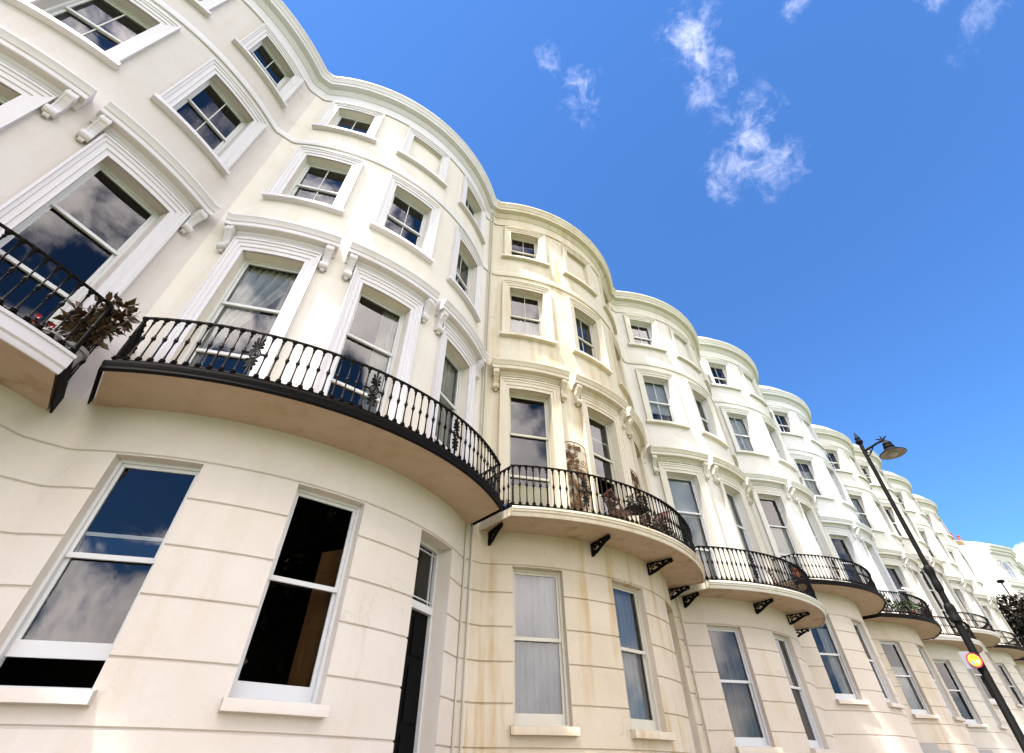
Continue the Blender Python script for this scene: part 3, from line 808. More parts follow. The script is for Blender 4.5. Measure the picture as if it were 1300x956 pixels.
potted(1, (.458,.050,zb1), 'bronze red leaved shrub in a pale pot at the railing end of the nearest balcony', .15, .30,
       [((0,0,.85),(.25,.22,.30)), ((.14,-.06,1.02),(.17,.15,.2)), ((-.12,.03,.76),(.18,.16,.2)), ((.02,-.1,.58),(.19,.15,.2))], 430, .135, M['greypot'], M['leafred'], 'potted_shrub', 'shrub', 9, seed=3)
potted(1, (.425,-.004,zb1), 'low pot of dark violet pansies with a few red blooms on the nearest balcony', .13, .15,
       [((0,0,.20),(.22,.15,.09)), ((-.15,.04,.18),(.14,.12,.08))], 220, .07, M['greypot'], M['leafdark'], 'pansy_pot', 'plant', 5, (M['redpetal'], 9), seed=5)
zb3 = BALC[3][4]
G3 = None
potted(3, (-.005,-.085,zb3+.098), 'dark leafy pot plant on the round table between the wooden chairs', .10, .13,
       [((0,0,.20),(.17,.15,.14))], 160, .09, M['greypot'], M['leafdark'], seed=8)
potted(3, (.075,-.105,zb3), 'dark trailing plant in a pot on the floor between table and right wooden chair', .12, .22,
       [((0,0,.40),(.2,.2,.22)), ((.05,-.05,.28),(.2,.16,.16))], 260, .09, M['greypot'], M['leafdark'], seed=9)
potted(3, (.200,-.080,zb3), 'small green plant in a blue glazed pot at the right end of the stained balcony', .11, .18,
       [((0,0,.30),(.17,.15,.14))], 150, .08, M['bluepot'], M['leafgreen'], seed=10)
potted(3, (-.462,.06,zb3), 'small dark plant in a blue glazed pot at the left corner of the stained balcony', .12, .17,
       [((0,0,.22),(.1,.1,.06))], 50, .07, M['bluepot'], M['leafdark'], seed=12)
potted(5, (-.455,.045,BALC[5][4]+0), 'terracotta urn with a spiky plant at the left corner of the black edged stepped balcony', .14, .42,
       [((0,0,.52),(.12,.12,.12))], 60, .12, M['terracotta'], M['leafdark'], 'terracotta_urn', 'urn', seed=14)
for i, (px, py, hh, lab) in enumerate(((-.36,-.005,.5,'bushy green pot plant at the left end of the gull balcony'), (-.20,-.085,.42,'bright green pot plant in the middle of the gull balcony'), (-.27,-.055,.36,'lowest leafy pot plant between two others on the gull balcony'), (.10,-.10,.55,'dark bushy pot plant at the right of the gull balcony'))):
    potted(6, (px, py, BALC[6][4]), lab, .15, .22, [((0,0,hh),(.28,.24,hh*.55))], 260, .11, M['terracotta'] if i % 2 else M['greypot'], M['leafgreen'] if i < 3 else M['leafdark'], seed=20+i, group='pot plants on the gull balcony')

def chair(k, p, rz, label):
    root = empty('folding_chair', house_co(k, p), label, 'chair', 'wooden folding chairs on the stained balcony', rz)
    # faces +x locally; seat at .45
    mb = MB()
    for y in (-.20, .20): mb.bar((-.24,y,.90), (.22,y,0), .028, .034)
    mb.bar((-.24,-.20,.895),(-.24,.20,.895), .022, .05); mb.bar((-.085,-.20,.60),(-.085,.20,.60), .02, .04)
    mb.bar((.17,-.20,.10),(.17,.20,.10), .02, .03)
    link('frame', mb.mesh('frame'), M['wood'], root)
    mb = MB()
    for i in range(5):
        q = .12+i*.16; x = -.24+(.155)*q/ .8*.8; z = .895-.295*q
        mb.bar((-.24+.155*q,-.186,z), (-.24+.155*q,.186,z), .012, .026)
    for y in (-.10, 0, .10): mb.bar((-.238,y,.885),(-.09,y,.61), .03, .010)
    link('backrest', mb.mesh('backrest'), M['wood'], root)
    mb = MB()
    for i in range(6): mb.bar((-.15+.075*i,-.19,.455),(-.15+.075*i,.19,.455), .055, .016)
    for y in (-.17, .17): mb.bar((-.18,y,.437),(.26,y,.437), .025, .02)
    link('seat', mb.mesh('seat'), M['wood'], root)
    for y in (-.165, .165):
        mb = MB(); mb.bar((.20,y,.43),(-.20,y,0), .026, .032); link('leg', mb.mesh('leg'), M['wood'], root)
    mb = MB(); mb.bar((-.12,-.165,.09),(-.12,.165,.09), .02, .026); link('stretcher', mb.mesh('stretcher'), M['wood'], root)
    return root
chair(3, (-.085,-.070,zb3), math.radians(-20), 'wooden slatted folding chair nearest the rusty lattice, back to the stained house window')
chair(3, (.128,-.082,zb3), math.radians(188), 'wooden slatted folding chair behind the plants, facing the other chair')
root = empty('balcony_table', house_co(3, (-.005,-.085,zb3)), 'small round dark iron table between two wooden folding chairs', 'table')
mb = MB(); mb.lathe([(.01,.63),(.28,.63),(.29,.64),(.29,.655),(.28,.662),(.01,.662)], n=28); link('table_top', mb.mesh('table_top'), M['iron'], root)
for a in range(3):
    an = a*2*pi/3; mb = MB(); mb.tube([(.22*cos(an),.22*sin(an),.63),(.05*cos(an),.05*sin(an),.34),(.24*cos(an),.24*sin(an),0)], .010, 6); link('leg', mb.mesh('leg', 1, 60), M['iron'], root)
# rusty openwork panels leaning on the wall between the french windows
def lattice(mb, seed):
    rnd = random.Random(seed); w = .046; h = .31
    def top(u): return h+.022*math.sqrt(max(0, 1-(u/w)**2))
    pts = [(-w,0,0)]+[(w*sin(-pi/2+pi*i/14), 0, h+.022*cos(-pi/2+pi*i/14)) for i in range(15)]+[(w,0,0),(-w,0,0)]
    mb.tube(pts, .0016, 5)
    mb.tube([(0,0,0),(0,0,h+.02)], .0012, 5)
    for q in range(95):
        cx = rnd.uniform(-w+.008, w-.008); cz = rnd.uniform(.01, h+.004); r = rnd.uniform(.0065,.012); sg = rnd.choice((-1,1)); a0 = rnd.random()*6
        p = [(cx+r*(1-k2/20)*cos(a0+sg*k2*.62), 0, cz+r*(1-k2/20)*sin(a0+sg*k2*.62)) for k2 in range(16)]
        p = [(max(-w, min(w, a)), b, max(0, min(h+.018, c))) for a, b, c in p]
        mb.tube(p, .0016, 4)
        for k2 in (2, 6): mb.tube([p[k2], (p[k2][0]+rnd.uniform(-.007,.007), .0004, p[k2][2]+rnd.uniform(-.004,.009))], [.0022,.0008], 4)
    for q in (.25, .5, .75): mb.tube([(-w,0,h*q),(0,0,h*q+.008),(w,0,h*q)], .0013, 4)
for (t, lab) in ((-.228,'rusty openwork iron panel with arched top on the wall left of the wooden chairs'), (.213,'second rusty iron panel, seen narrow, on the wall behind the wooden chairs')):
    mb = MB(); lattice(mb, 3 if t < 0 else 4)
    o = link('iron_lattice_panel', mb.mesh('iron_lattice_panel', S, 60), M['rust'])
    o.location = house_co(3, P(t, .010, zb3+.008)); o.rotation_euler = (math.radians(-1.0), 0, t)
    tag(o, lab, 'iron panel', 'rusty lattice panels')
# lime upholstered seat inside the left window of the stained house
root = empty('lime_armchair', house_co(3, (-.297,.143,.577)), 'lime green armchair seen through the left balcony window of the stained house', 'armchair', rz=-.45)
mb = MB(); mb.box((-.48,-.08,.0),(.96,0,0),(0,.5,0),(0,0,.42)); link('seat', mb.mesh('seat'), M['yellow'], root)
mb = MB(); mb.prism([(-.48,-.16,0),(-.48,-.04,0),(-.48,-.03,1.10),(-.48,-.12,1.12)], (.96,0,0)); link('backrest', mb.mesh('backrest'), M['yellow'], root)
for x in (-.60, .482):
    mb = MB(); mb.box((x,-.2,0),(.118,0,0),(0,.6,0),(0,0,.55)); link('armrest', mb.mesh('armrest'), M['yellow'], root)
# red folded cloth / tray on stained balcony edge
mb = MB()
for i in range(3): mb.box((-.16+.01*i,-.10+.004*i,.030*i),(.32-.02*i,0,0),(0,.2-.01*i,0),(0,0,.028))
o = link('folded_cloth', mb.mesh('folded_cloth'), M['redpetal']); o.location = house_co(3, (-.150,-.105,zb3)); o.rotation_euler = (0,0,-.2)
tag(o, 'red folded cloth lying at the balcony edge below the first rusty panel', 'cloth')
# folding chair on the off white balcony
root = empty('garden_chair', house_co(4, (.03,-.075,BALC[4][4])), 'brown slatted garden chair behind the railing of the off white bracketed balcony', 'chair', rz=math.radians(-60))
mb = MB()
for i in range(5): mb.bar((-.18+.09*i,-.22,.44),(-.18+.09*i,.22,.44), .07, .018)
link('seat', mb.mesh('seat'), M['wood'], root)
mb = MB()
for i in range(6): mb.bar((-.22-.02*i,-.22,.52+.07*i),(-.22-.02*i,.22,.52+.07*i), .014, .05)
for y in (-.21,.21): mb.bar((-.20,y,.42),(-.33,y,.92), .03, .03)
link('backrest', mb.mesh('backrest'), M['wood'], root)
for x, y in ((-.2,-.2),(-.2,.2),(.2,-.2),(.2,.2)):
    mb = MB(); mb.bar((x,y,0),(x,y,.44), .035); link('leg', mb.mesh('leg'), M['wood'], root)

# gull on the rail of house 6
def gull(loc, rz):
    mb = MB(); n = 12
    prof = [(-.30,.005,.0),(-.24,.035,.012),(-.12,.075,.0),(0,.095,-.005),(.10,.085,.01),(.17,.055,.045),(.205,.042,.075),(.24,.045,.090),(.275,.038,.092),(.30,.012,.085)]
    rows = []
    for x, r, z in prof: rows.append([(x, r*.85*cos(2*pi*i/n), z+r*sin(2*pi*i/n)) for i in range(n)])
    mb.skin(rows, True); mb.ngon(rows[0]); mb.ngon(rows[-1])
    o = link('gull', mb.mesh('gull', 1, 70), M['feather']); o.location = loc; o.rotation_euler = (0,0,rz)
    for s in (-1, 1):
        m2 = MB(); m2.prism([(.13,s*.076,.04),(.02,s*.090,.055),(-.16,s*.062,.03),(-.36,s*.015,.012),(-.14,s*.075,-.015),(.04,s*.092,-.02)], (0,s*.010,0)); link('wing', m2.mesh('wing', 1, 50), M['featherg'], o)
        m2 = MB(); m2.tube([(.0,s*.03,-.08),(.005,s*.03,-.17)], .006, 5); m2.bar((-.005,s*.03,-.168),(.045,s*.03,-.168), .03, .006); link('leg', m2.mesh('leg'), M['signskin'], o)
    m2 = MB(); m2.tube([(.295,0,.086),(.335,0,.083),(.355,0,.074)], [.013,.010,.004], 6); link('beak', m2.mesh('beak', 1, 50), M['signyellow'], o)
    return o
yc6, rb6 = BALC[6][0], BALC[6][1]
gx = -.13; g = gull(house_co(6, (gx, yc6-math.sqrt((rb6-.012)**2-gx*gx), RT.get(6,.710)+.003)), math.radians(150))
g.location.z += .171
tag(g, 'white gull perched on the black balcony rail of the bluish white house', 'gull')

# ------------------------------------------------------------------ street lamp
lx, ly = 3.5806*S, -.7455*S
lz = 0.0
def ground_z(x):
    q = x/S
    if q < 3.0: return 0.0
    if q > 9.5: return .356*S
    return .356*S*(q-3.0)/6.5
gz = ground_z(lx)
lamp = empty('street_lamp', (lx, ly, gz), 'black swan arm street lamp with a wide dish shade, rising in front of the houses', 'street lamp')
ztop = .672*S+EYE-gz
tipx, tipy = (3.5777-3.5806)*S, (-.764+.7455)*S
def lp(z): q = (z+gz-EYE)/(.667*S); q = max(q, -.3); return Vector((tipx*q, tipy*q, z))
mb = MB(); zz = [(0,.13),(.5,.13),(.55,.11),(1.2,.10),(1.25,.060),(.245*S+EYE-gz,.056)]
mb.tube([lp(z) for z, r in zz], [r*.82 for z, r in zz], 14); link('lower_post', mb.mesh('lower_post', 1, 40), M['lamp_black'], lamp)
mb = MB(); z0 = .245*S+EYE-gz; zz = [(z0-.06,.064),(z0-.05,.084),(z0+.0,.084),(z0+.02,.070),(z0+.09,.078),(z0+.14,.078),(z0+.17,.058)]
zc = .322*S+EYE-gz
zz2 = [(zc-.20,.052),(zc-.16,.066),(zc-.07,.066),(zc-.05,.058),(zc+.03,.062),(zc+.08,.076),(zc+.13,.076),(zc+.16,.048)]
for q in (zz, zz2):
    mb = MB(); mb.tube([lp(z) for z, r in q], [r*.82 for z, r in q], 14); link('collar', mb.mesh('collar', 1, 40), M['lamp_black'], lamp)
mb = MB(); mb.tube([lp(.245*S+EYE-gz), lp(zc), lp(zc+.2), lp(ztop-.14)], [.042,.038,.034,.031], 14); link('upper_post', mb.mesh('upper_post', 1, 40), M['lamp_black'], lamp)
mb = MB(); zz = [(ztop-.16,.046),(ztop-.13,.060),(ztop-.11,.060),(ztop-.09,.040),(ztop-.05,.048),(ztop-.02,.030),(ztop+.07,.006)]
mb.tube([lp(z) for z, r in zz], [r for z, r in zz], 10); link('finial', mb.mesh('finial', 1, 40), M['lamp_black'], lamp)
za = ztop-.30
ad = Vector((.10,-1,0)).normalized()
ap = lp(za)
tip = ap+ad*.33+Vector((0,0,.07))
mb = MB(); mb.tube([ap, ap+ad*.12+Vector((0,0,.025)), ap+ad*.24+Vector((0,0,.06)), tip], [.022,.020,.020,.022], 8)
mb.tube([ap+Vector((0,0,-.12)), ap+ad*.07+Vector((0,0,-.08)), ap+ad*.13+Vector((0,0,-.01)), ap+ad*.16+Vector((0,0,.03))], .010, 6)
mb.tube([ap+ad*(.06+.03*cos(q*.7))+Vector((0,0,-.03+.03*sin(q*.7))) for q in range(10)], .007, 5)
# small leaf finials at the arm tip
for s in (-1, 1): mb.tube([tip, tip+ad*.05*s+Vector((0,0,.05)), tip+ad*.09*s+Vector((0,0,.055))], [.016,.013,.005], 6)
mb.tube([tip+Vector((0,0,.02)), tip+Vector((0,0,.10))], [.018,.005], 6)
link('arm', mb.mesh('arm', 1, 50), M['lamp_black'], lamp)
c = tip+ad*.03+Vector((0,0,-.02))
mb = MB(); mb.lathe([(a*.84, b*.9) for a, b in [(.02,.02),(.03,0),(.045,-.03),(.075,-.04),(.085,-.06),(.085,-.085),(.06,-.10),(.095,-.11),(.10,-.14),(.085,-.165),(.12,-.18),(.15,-.215),(.235,-.262),(.245,-.275),(.240,-.28),(.20,-.262),(.10,-.235),(.02,-.23)]], c, 28)
sh = link('lamp_shade', mb.mesh('lamp_shade', 1, 35), M['lamp_black'], lamp)
mb = MB(); mb.lathe([(a*.84, b*.9) for a, b in [(.0,-.252),(.10,-.250),(.205,-.2685),(.233,-.2805),(.228,-.283),(.15,-.272),(.08,-.268),(.0,-.266)]], c, 28); link('reflector', mb.mesh('reflector', 1, 35), M['lampinner'], sh)
mb = MB(); mb.lathe([(a*.84, b*.9) for a, b in [(.085,-.268),(.080,-.295),(.05,-.315),(.005,-.322)]], c, 20); link('lens', mb.mesh('lens', 1, 50), M['lampglass'], sh)
# round sign
def circ(r, n=36, sx=1): return [(r*cos(2*pi*i/n)*sx, 0, r*sin(2*pi*i/n)) for i in range(n)]
zs = .1706*S+EYE
sgn = empty('round_sign', (lx-.085, ly-.006, zs), 'round yellow sign with red ring and two small figures on the lamp post', 'sign', rz=math.radians(-62))
rs = .083
def flat(name, shapes, y, mat, th=.0015):
    mb = MB()
    for s in shapes: mb.prism([(p[0], y, p[-1]) for p in s], (0, -th, 0))
    link(name, mb.mesh(name, 1, 30), mat, sgn)
flat('ring', [circ(rs)], 0, M['signred'], .006)
flat('face', [circ(rs*.80)], -.006, M['signyellow'])
def ell(cx, cz, a, b, n=16): return [(cx+a*cos(2*pi*i/n), 0, cz+b*sin(2*pi*i/n)) for i in range(n)]
K = rs/.165
def sc_(L): return [(p[0]*K, 0, p[-1]*K) for p in L]
flat('figure_heads', [sc_(ell(-.052,.005,.014,.016)), sc_(ell(.052,.018,.014,.016))], -.0075, M['signskin'])
flat('blue_figure', [sc_([(-.072,0,-.012),(-.034,0,-.012),(-.026,0,-.055),(-.030,0,-.085),(-.076,0,-.085),(-.080,0,-.05)])], -.0075, M['signblue'])
flat('pale_figure', [sc_([(.034,0,.0),(.070,0,.0),(.078,0,-.045),(.072,0,-.075),(.032,0,-.075),(.028,0,-.045)])], -.0075, M['signpale'])
rows = []
rnd = random.Random(2)
for zl, w in ((.088,.045),(.066,.075),(.044,.070)):
    x = -w
    while x < w-.006:
        ww = rnd.uniform(.006,.016); rows.append(sc_([(x,0,zl-.006),(x+ww,0,zl-.006),(x+ww,0,zl+.006),(x,0,zl+.006)])); x += ww+.005
flat('faint_lettering', rows, -.0075, M['iron'], .001)
pl = MB(); pl.box((-.125,.012,-.085),(.12,0,0),(0,.004,0),(0,0,.19)); link('back_plate', pl.mesh('back_plate'), M['signgrey'], sgn)

# ------------------------------------------------------------------ far pavilion beyond the terrace
MP = stucco('pavilion_stucco', (.82,.80,.75), .03, .1)
MPT = stucco('pavilion_trim', (.80,.78,.74), .03, .15)
pav = empty('pavilion_building', (14.8*S, .3*S, ground_z(14.8*S)), 'white pavilion building with an arched window and bracketed cornice beyond the terrace end', 'building')
def pw(x, y, z): return Vector(((x-14.8)*S, (y-.3)*S, z*S+EYE-ground_z(14.8*S)))
zg = -.24+.3
def poly_sweep(mb, path, prof, closed=False):
    path_sweep(mb, [pw(x, y, 0)*1 - Vector((0,0,pw(0,0,0).z)) for x, y in path], [(o*S, pw(0,0,z).z) for o, z in prof])
G = (14.13,.60); A = (14.8,.138); B = (15.34,-.050); C = (15.75,-.052); D = (15.75,1.3); E0 = (14.13,1.3)
mb = MB(); mb.prism([pw(x,y,zg) for x,y in (G,A,B,C,D,E0)], (0,0,(3.20-zg)*S)); link('wall', mb.mesh('wall'), MP, pav)
mb = MB(); poly_sweep(mb, [A,B,C], [(-.01,2.97),(.012,2.97),(.012,2.985),(.02,3.0),(.02,3.06),(.03,3.07),(.055,3.085),(.06,3.12),(.085,3.13),(.09,3.16),(.115,3.185),(.12,3.215),(-.01,3.24)]); link('cornice', mb.mesh('cornice'), MPT, pav)
mb = MB(); mb.prism([pw(x,y,3.205) for x,y in (G,(14.86,.17),(15.34,-.02),(15.72,-.02),(15.72,1.2),(14.2,1.2))], (0,0,.10*S)); link('parapet', mb.mesh('parapet'), MP, pav)
mb = MB(); poly_sweep(mb, [A,B,C], [(-.01,2.60),(.015,2.60),(.02,2.615),(.02,2.63),(-.01,2.635)]); poly_sweep(mb, [A,B,C], [(-.01,2.52),(.03,2.52),(.04,2.545),(-.01,2.55)]); link('string_course', mb.mesh('string_course'), MPT, pav)
ab = (Vector((B[0]-A[0], B[1]-A[1], 0))).normalized(); abn = Vector((ab.y, -ab.x, 0))
def arch_pts(cx, w, z0, zs_, off):
    c = Vector((A[0], A[1], 0))+ab*cx
    L = [(c-ab*w, z0), (c+ab*w, z0)]+[(c+ab*w*cos(pi*i/14), zs_+w*sin(pi*i/14)) for i in range(15)]
    return [pw(p.x, p.y, z)+abn*off*S for p, z in L]
mb = MB(); mb.prism(arch_pts(.28,.115,2.66,2.86,.002), abn*.014*S); w_ = link('window', mb.mesh('window'), MPT, pav)
mb = MB(); mb.prism(arch_pts(.28,.088,2.68,2.86,.0165), abn*.002*S); link('pane', mb.mesh('pane'), plain('pavilion_glass', (.12,.16,.22), .1, .6, .1, 3), w_)
mb = MB()
for z in (2.79,): mb.prism([pw(A[0],A[1],z+dz)+ab*(.28+u)*S+abn*.019*S for u,dz in ((-.088,-.006),(.088,-.006),(.088,.006),(-.088,.006))], abn*.003*S)
mb.prism([pw(A[0],A[1],z)+ab*(.28+u)*S+abn*.019*S for u,z in ((-.005,2.68),(.005,2.68),(.005,2.94),(-.005,2.94))], abn*.003*S)
link('glazing_bars', mb.mesh('glazing_bars'), MPT, w_)
for q in (.05, .50):
    mb = MB(); c0 = pw(A[0],A[1],0)+ab*q*S+abn*.0*S; c0.z = 0
    mb.prism([c0+ab*u*S+abn*n*S+Vector((0,0,pw(0,0,z).z)) for u, n, z in ((-.025,.0,2.97),(-.025,.03,2.97),(-.025,.02,2.90),(-.025,.0,2.86))], ab*.05*S); link('bracket', mb.mesh('bracket'), MPT, pav)
ga = Vector((A[0]-G[0], A[1]-G[1], 0)).normalized(); gan = Vector((ga.y,-ga.x,0))
mb = MB(); mb.prism([pw(G[0],G[1],z)+ga*u*S+gan*.003*S for u, z in ((.58,2.90),(.66,2.90),(.66,3.06),(.58,3.06))], gan*.004*S); link('blind_window', mb.mesh('blind_window'), plain('pale_grey_panel', (.45,.44,.41), .7, .2), pav)
mb = MB(); mb.prism([pw(x,y,3.22) for x,y in ((14.40,.42),(14.66,.30),(14.72,.44),(14.46,.56))], (0,0,.075*S)); st = link('chimney', mb.mesh('chimney'), M['ochre_brick'], pav)
for i, (x, y) in enumerate(((14.46,.49),(14.55,.45),(14.64,.38))):
    mb = MB(); b = pw(x,y,3.29); mb.lathe([(.19,0),(.19,.1),(.15,.15),(.12,.8+.35*(i==1)),(.16,.83+.35*(i==1)),(.16,.95+.35*(i==1)),(.09,.95+.35*(i==1))], b, 12); link('chimney_pot', mb.mesh('chimney_pot',1,40), M['chimney_pot'], st)
ter = empty('far_terrace_building', (16.9*S, .5*S, ground_z(16*S)), 'lower white building with stepped cornice right of the arched window pavilion', 'building')
def tw(x, y, z): return Vector(((x-16.9)*S, (y-.5)*S, z*S+EYE-ground_z(16*S)))
mb = MB(); mb.prism([tw(x,y,zg) for x,y in ((15.76,-.03),(17.0,-.035),(17.0,-.12),(18.2,-.12),(18.2,1.2),(15.76,1.2))], (0,0,(3.06-zg)*S)); link('wall', mb.mesh('wall'), MP, ter)
mb = MB()
for path in (((15.77,-.03),(16.99,-.035)), ((17.0,.0),(17.0,-.12),(18.2,-.12))):
    path_sweep(mb, [tw(x,y,0)-Vector((0,0,tw(0,0,0).z)) for x,y in path], [(o*S, tw(0,0,z).z) for o, z in [(-.01,2.93),(.02,2.93),(.03,2.98),(.07,2.99),(.08,3.02),(.11,3.05),(.11,3.07),(-.01,3.08)]])
link('cornice', mb.mesh('cornice'), MPT, ter)
for x in (16.1, 16.6, 17.4, 17.9):
    mb = MB(); y = -.0335 if x < 17 else -.1205
    mb.box(tw(x-.08,y,2.58),(.16*S,0,0),(0,-.012*S,0),(0,0,.26*S)); w_ = link('window', mb.mesh('window'), MPT, ter)
    mb = MB(); mb.box(tw(x-.055,y-.0125,2.60),(.11*S,0,0),(0,-.003*S,0),(0,0,.22*S)); link('pane', mb.mesh('pane'), plain('far_glass', (.12,.16,.22), .1, .6, .1, 3), w_)

# ------------------------------------------------------------------ dark tree and the lamp behind it
def tree(loc, clumps, n, label, seed=1):
    root = empty('tree', loc, label, 'tree'); rnd = random.Random(seed)
    mb = MB(); H = max(c[0][2] for c in clumps)
    mb.tube([(0,0,-.3),(.05,.05,H*.2),(-.08,.1,H*.45),(.1,0,H*.7)], [.42,.33,.26,.15], 10)
    for c, r in clumps:
        s = Vector((0,0,H*rnd.uniform(.25,.5))); e = Vector(c)
        mb.tube([s, (s+e)/2+Vector((0,0,-.5)), e], [.16,.10,.04], 6)
    link('trunk', mb.mesh('trunk', 1, 60), M['bark'], root)
    mb = MB(); leaf_cloud(mb, clumps, n, .42 if n < 10000 else .75, .3, seed); link('crown', mb.mesh('crown', 1, 60), M['leafdark'], root)
    return root
tx, ty = 12.1*S, -.27*S; tg = ground_z(tx)
top = 1.93*S+EYE-tg
cl = [((0,0,top-2.0),(2.0,2.0,1.9)), ((1.3,-1.6,top-2.0),(1.9,1.9,1.7)), ((-.5,1.9,top-1.9),(1.5,1.5,1.5)), ((.6,2.6,top-2.6),(1.4,1.2,1.5)), ((0,-2.4,top-3.2),(2.0,2.0,1.8)), ((0,.6,top-4.4),(2.4,2.4,1.9)), ((.2,2.0,top-5.2),(1.7,1.6,1.8)), ((0,-1.5,top-5.6),(2.4,2.4,1.8)), ((.3,.8,top-7.2),(2.0,2.2,1.6)), ((0,-1.2,top-8.0),(2,2.2,1.5)), ((0,1.8,top-7.6),(1.6,1.6,1.6))]
tree((tx, ty, tg), cl, 9000, 'dark bronze leaved tree at the far end of the terrace', 4)
gt = 25.5, -25.0
tree((gt[0], gt[1], 0), [((0,-.5,10),(3.2,1.0,6.5)), ((0,0,13.5),(3.4,2.6,3.4)), ((1.5,0,10.5),(2.4,2.2,3)), ((-1.3,.4,10.5),(2.2,2.2,3)), ((0,0,7.5),(3.6,2.6,3.2)), ((.9,0,16.2),(2.2,2,2.0)), ((-1,0,15.8),(2.0,2,1.9)), ((1.4,0,5.5),(2.2,2,2.6)), ((-1.2,0,5.5),(2.2,2,2.6)), ((0,0,3.8),(2.6,2,1.8))], 13000, 'broad unseen tree added across the road for the dark reflection in the middle ground floor window', 11)  # out-of-view tree, added to darken the reflection in the middle ground floor window
x, y = 12.9*S, .035*S
fl = empty('street_lamp', (x, y, ground_z(x)), 'small distant lamp with flat drum head showing above the dark tree', 'street lamp')
h = 2.235*S+EYE-ground_z(x)
mb = MB(); mb.tube([(0,0,0),(0,0,h*.5),(0,0,h-.35)], [.12,.09,.06], 8); link('post', mb.mesh('post',1,60), M['lamp_black'], fl)
mb = MB(); mb.lathe([(.06,h-.35),(.10,h-.30),(.30,h-.24),(.33,h-.18),(.33,h-.04),(.26,h),(.05,h+.02)], n=16); link('lamp_head', mb.mesh('lamp_head',1,40), M['lamp_black'], fl)

# ------------------------------------------------------------------ ground
def strip(name, y0, y1, dz, mat, x0=-80, x1=400, nx=120, kind='structure'):
    mb = MB(); rows = []
    for y in (y0, y1): rows.append([(x0+(x1-x0)*i/nx, y, ground_z(x0+(x1-x0)*i/nx)+dz) for i in range(nx+1)])
    mb.skin(rows); o = link(name, mb.mesh(name, 1, 30), mat); tag(o, kind=kind); return o
strip('pavement', 12*S*.2, -5.7, 0.0, M['paving'])
mb = MB(); prof = [(-5.7,.002),(-5.85,.002),(-5.87,-.02),(-5.87,-.16)]
rows = [[(-80+4*i, y, ground_z(-80+4*i)+z) for i in range(121)] for y, z in prof]; mb.skin(rows); tag(link('kerb', mb.mesh('kerb'), M['kerb']), kind='structure')
strip('road', -5.87, -13.0, -.13, M['asphalt'])
for y in (-6.25, -6.45): strip('road_marking', y, y-.08, -.126, M['linepaint'])
strip('garden_kerb', -13.0, -13.2, -.02, M['kerb'])
strip('garden_lawn', -13.2, -70, -.03, M['grass'])
mb = MB(); mb.add([(-2500,-2500,-.6),(2500,-2500,-.6),(2500,2500,-.6),(-2500,2500,-.6)], [(0,1,2,3)]); tag(link('ground', mb.mesh('ground'), M['grass']), kind='structure')

# ------------------------------------------------------------------ sky, clouds, sun
PHI, EL = math.radians(82), math.radians(64)
sun_dir = Vector((-sin(PHI)*cos(EL), -cos(PHI)*cos(EL), sin(EL)))
w = bpy.data.worlds.new('World'); sc.world = w; w.use_nodes = True
nt = w.node_tree; nt.nodes.clear(); L = nt.links
out = nd(nt, 'ShaderNodeOutputWorld'); bg = nd(nt, 'ShaderNodeBackground')
sky = nd(nt, 'ShaderNodeTexSky', sky_type='NISHITA', sun_disc=False)
sky.sun_elevation = EL; sky.sun_rotation = math.atan2(sun_dir.x, sun_dir.y)
sky.air_density = 1.0; sky.dust_density = .1; sky.ozone_density = 2.5; sky.altitude = 0
tc = nd(nt, 'ShaderNodeTexCoord')
nrm = nd(nt, 'ShaderNodeVectorMath', operation='NORMALIZE'); L.new(tc.outputs['Generated'], nrm.inputs[0])
D = nrm.outputs[0]
def m2(op, a, b=None, c=None, clamp=False):
    n = nd(nt, 'ShaderNodeMath', operation=op); n.use_clamp = clamp
    for i, v in enumerate((a, b, c)):
        if v is None: continue
        if isinstance(v, (int, float)): n.inputs[i].default_value = v
        else: L.new(v, n.inputs[i])
    return n.outputs[0]
def mr(v, a, b, c=0.0, d=1.0):
    n = nd(nt, 'ShaderNodeMapRange', interpolation_type='SMOOTHSTEP')
    L.new(v, n.inputs[0]); n.inputs[1].default_value = a; n.inputs[2].default_value = b; n.inputs[3].default_value = c; n.inputs[4].default_value = d
    return n.outputs[0]
def noise(scale, detail, rough, dist=0.0, off=(0,0,0)):
    mp = nd(nt, 'ShaderNodeMapping'); mp.inputs['Location'].default_value = off; L.new(D, mp.inputs[0])
    n = nd(nt, 'ShaderNodeTexNoise'); n.inputs['Scale'].default_value = scale; n.inputs['Detail'].default_value = detail
    n.inputs['Roughness'].default_value = rough; n.inputs['Distortion'].default_value = dist; L.new(mp.outputs[0], n.inputs[0]); return n.outputs['Fac']
def blob(c, r, s):
    v = Vector(c).normalized()
    d = nd(nt, 'ShaderNodeVectorMath', operation='DISTANCE'); L.new(D, d.inputs[0]); d.inputs[1].default_value = v
    return mr(d.outputs['Value'], r, 0.0, 0.0, s)
wisps = [((.38,-.03,.925),.09,1.0), ((.42,-.02,.907),.08,.95), ((.46,-.012,.888),.08,.8), ((.50,.005,.866),.07,.7), ((.53,-.030,.848),.08,.9), ((.555,.005,.832),.08,.95), ((.575,.035,.818),.09,1.0), ((.613,-.006,.79),.085,1.0), ((.59,.07,.804),.07,.95), ((.575,.09,.813),.05,.9),
         ((.319,.165,.933),.08,.62), ((.29,.14,.947),.06,.6), ((.225,.151,.962),.07,.5), ((.589,-.295,.752),.05,.75), ((.607,-.263,.75),.06,.55), ((.54,-.27,.79),.04,.55), ((.45,-.16,.88),.04,.7)]
acc = None
for b in wisps:
    x = blob(*b); acc = x if acc is None else m2('MAXIMUM', acc, x)
nw = noise(22, 12, .70, .35)
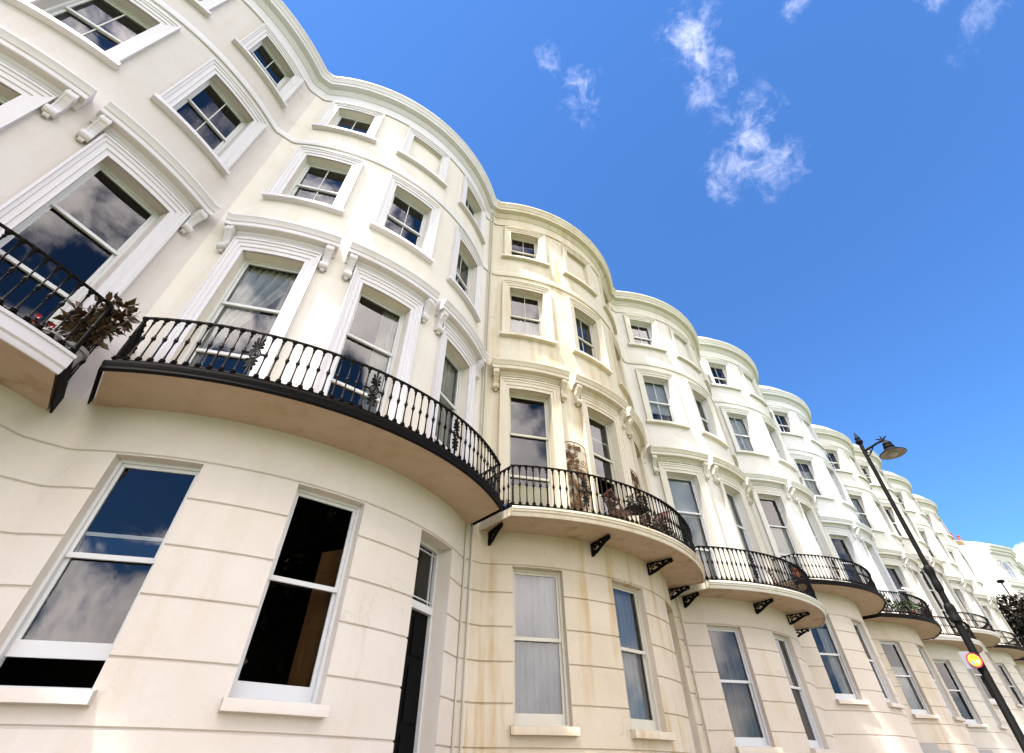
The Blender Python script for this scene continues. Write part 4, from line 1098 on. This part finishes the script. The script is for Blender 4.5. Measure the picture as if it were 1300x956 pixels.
mask1 = m2('MULTIPLY', mr(m2('ADD', m2('MULTIPLY', acc, .36), m2('MULTIPLY', m2('SUBTRACT', nw, .5), 1.4)), .10, .80, 0, .12), mr(acc, .03, .45))
solid = blob((.974,.046,.222), .034, 1.0)
mask2 = mr(m2('ADD', solid, m2('MULTIPLY', m2('SUBTRACT', noise(40, 4, .5), .5), .9)), .30, .55, 0, 1)
sep = nd(nt, 'ShaderNodeSeparateXYZ'); L.new(D, sep.inputs[0])
VF = Vector((cos(math.radians(49.5))*cos(math.radians(43.3)), sin(math.radians(49.5))*cos(math.radians(43.3)), sin(math.radians(43.3))))
dt = nd(nt, 'ShaderNodeVectorMath', operation='DOT_PRODUCT'); L.new(D, dt.inputs[0]); dt.inputs[1].default_value = VF
rear = m2('MULTIPLY', mr(dt.outputs['Value'], .56, .30), mr(sep.outputs['Z'], -.02, .06))
nc = noise(3.6, 9, .58, .3, (3.1, 1.7, .4))
mask3 = m2('MULTIPLY', mr(nc, .45, .56), rear)
mask = m2('MAXIMUM', m2('MAXIMUM', mask1, mask2), mask3, clamp=True)
shade = mr(noise(6, 6, .6, 0, (8,2,5)), .35, .65)
cc = mix(nt, shade, (18.2,16.8,16.8), (29.0,26.4,25.5))
deep = mix(nt, 1.0, sky.outputs[0], (.62,1.06,1.55), 'MULTIPLY')
ds = nd(nt, 'ShaderNodeVectorMath', operation='DOT_PRODUCT'); L.new(D, ds.inputs[0]); ds.inputs[1].default_value = sun_dir
gl = mr(ds.outputs['Value'], -.5, .9, .62, 2.1)
glc = nd(nt, 'ShaderNodeCombineXYZ'); [L.new(gl, glc.inputs[q]) for q in range(3)]
cc = mix(nt, 1.0, cc, glc.outputs[0], 'MULTIPLY')
res = mix(nt, mask, deep, cc)
L.new(res, bg.inputs['Color']); bg.inputs['Strength'].default_value = .0416
L.new(bg.outputs[0], out.inputs['Surface'])
sd = bpy.data.lights.new('sun', 'SUN'); sd.energy = 5.0; sd.angle = math.radians(4); sd.color = (1.0,.955,.88)
so = bpy.data.objects.new('sun', sd); col.objects.link(so); so.rotation_euler = sun_dir.to_track_quat('Z', 'Y').to_euler(); so.location = (0,-40,60)

# ------------------------------------------------------------------ camera
yaw, pitch, roll = math.radians(49.4866), math.radians(43.3143), math.radians(-.1284)
F = Vector((cos(yaw)*cos(pitch), sin(yaw)*cos(pitch), sin(pitch)))
Rt = Vector((sin(yaw), -cos(yaw), 0)); Up = Rt.cross(F)
R2 = Rt*cos(roll)+Up*sin(roll); U2 = -Rt*sin(roll)+Up*cos(roll)
cd = bpy.data.cameras.new('camera'); cam = bpy.data.objects.new('camera', cd); col.objects.link(cam)
cd.sensor_fit = 'HORIZONTAL'; cd.sensor_width = 36; cd.lens = 36*592.3338/1300
cd.shift_x = 0; cd.shift_y = -45/1300
cd.clip_start = .05; cd.clip_end = 6000
mm = Matrix((R2, U2, -F)).transposed().to_4x4(); mm.translation = Vector((2.16988*S, -.99157*S, EYE))
cam.matrix_world = mm; sc.camera = cam
sc.view_settings.view_transform = 'Standard'; sc.view_settings.look = 'None'; sc.view_settings.exposure = 2.1; sc.view_settings.gamma = 1
sc.view_settings.use_curve_mapping = False
sc.render.engine = 'CYCLES'; sc.cycles.use_denoising = True; sc.cycles.max_bounces = 8; sc.cycles.transparent_max_bounces = 12
sc.cycles.sample_clamp_indirect = 6
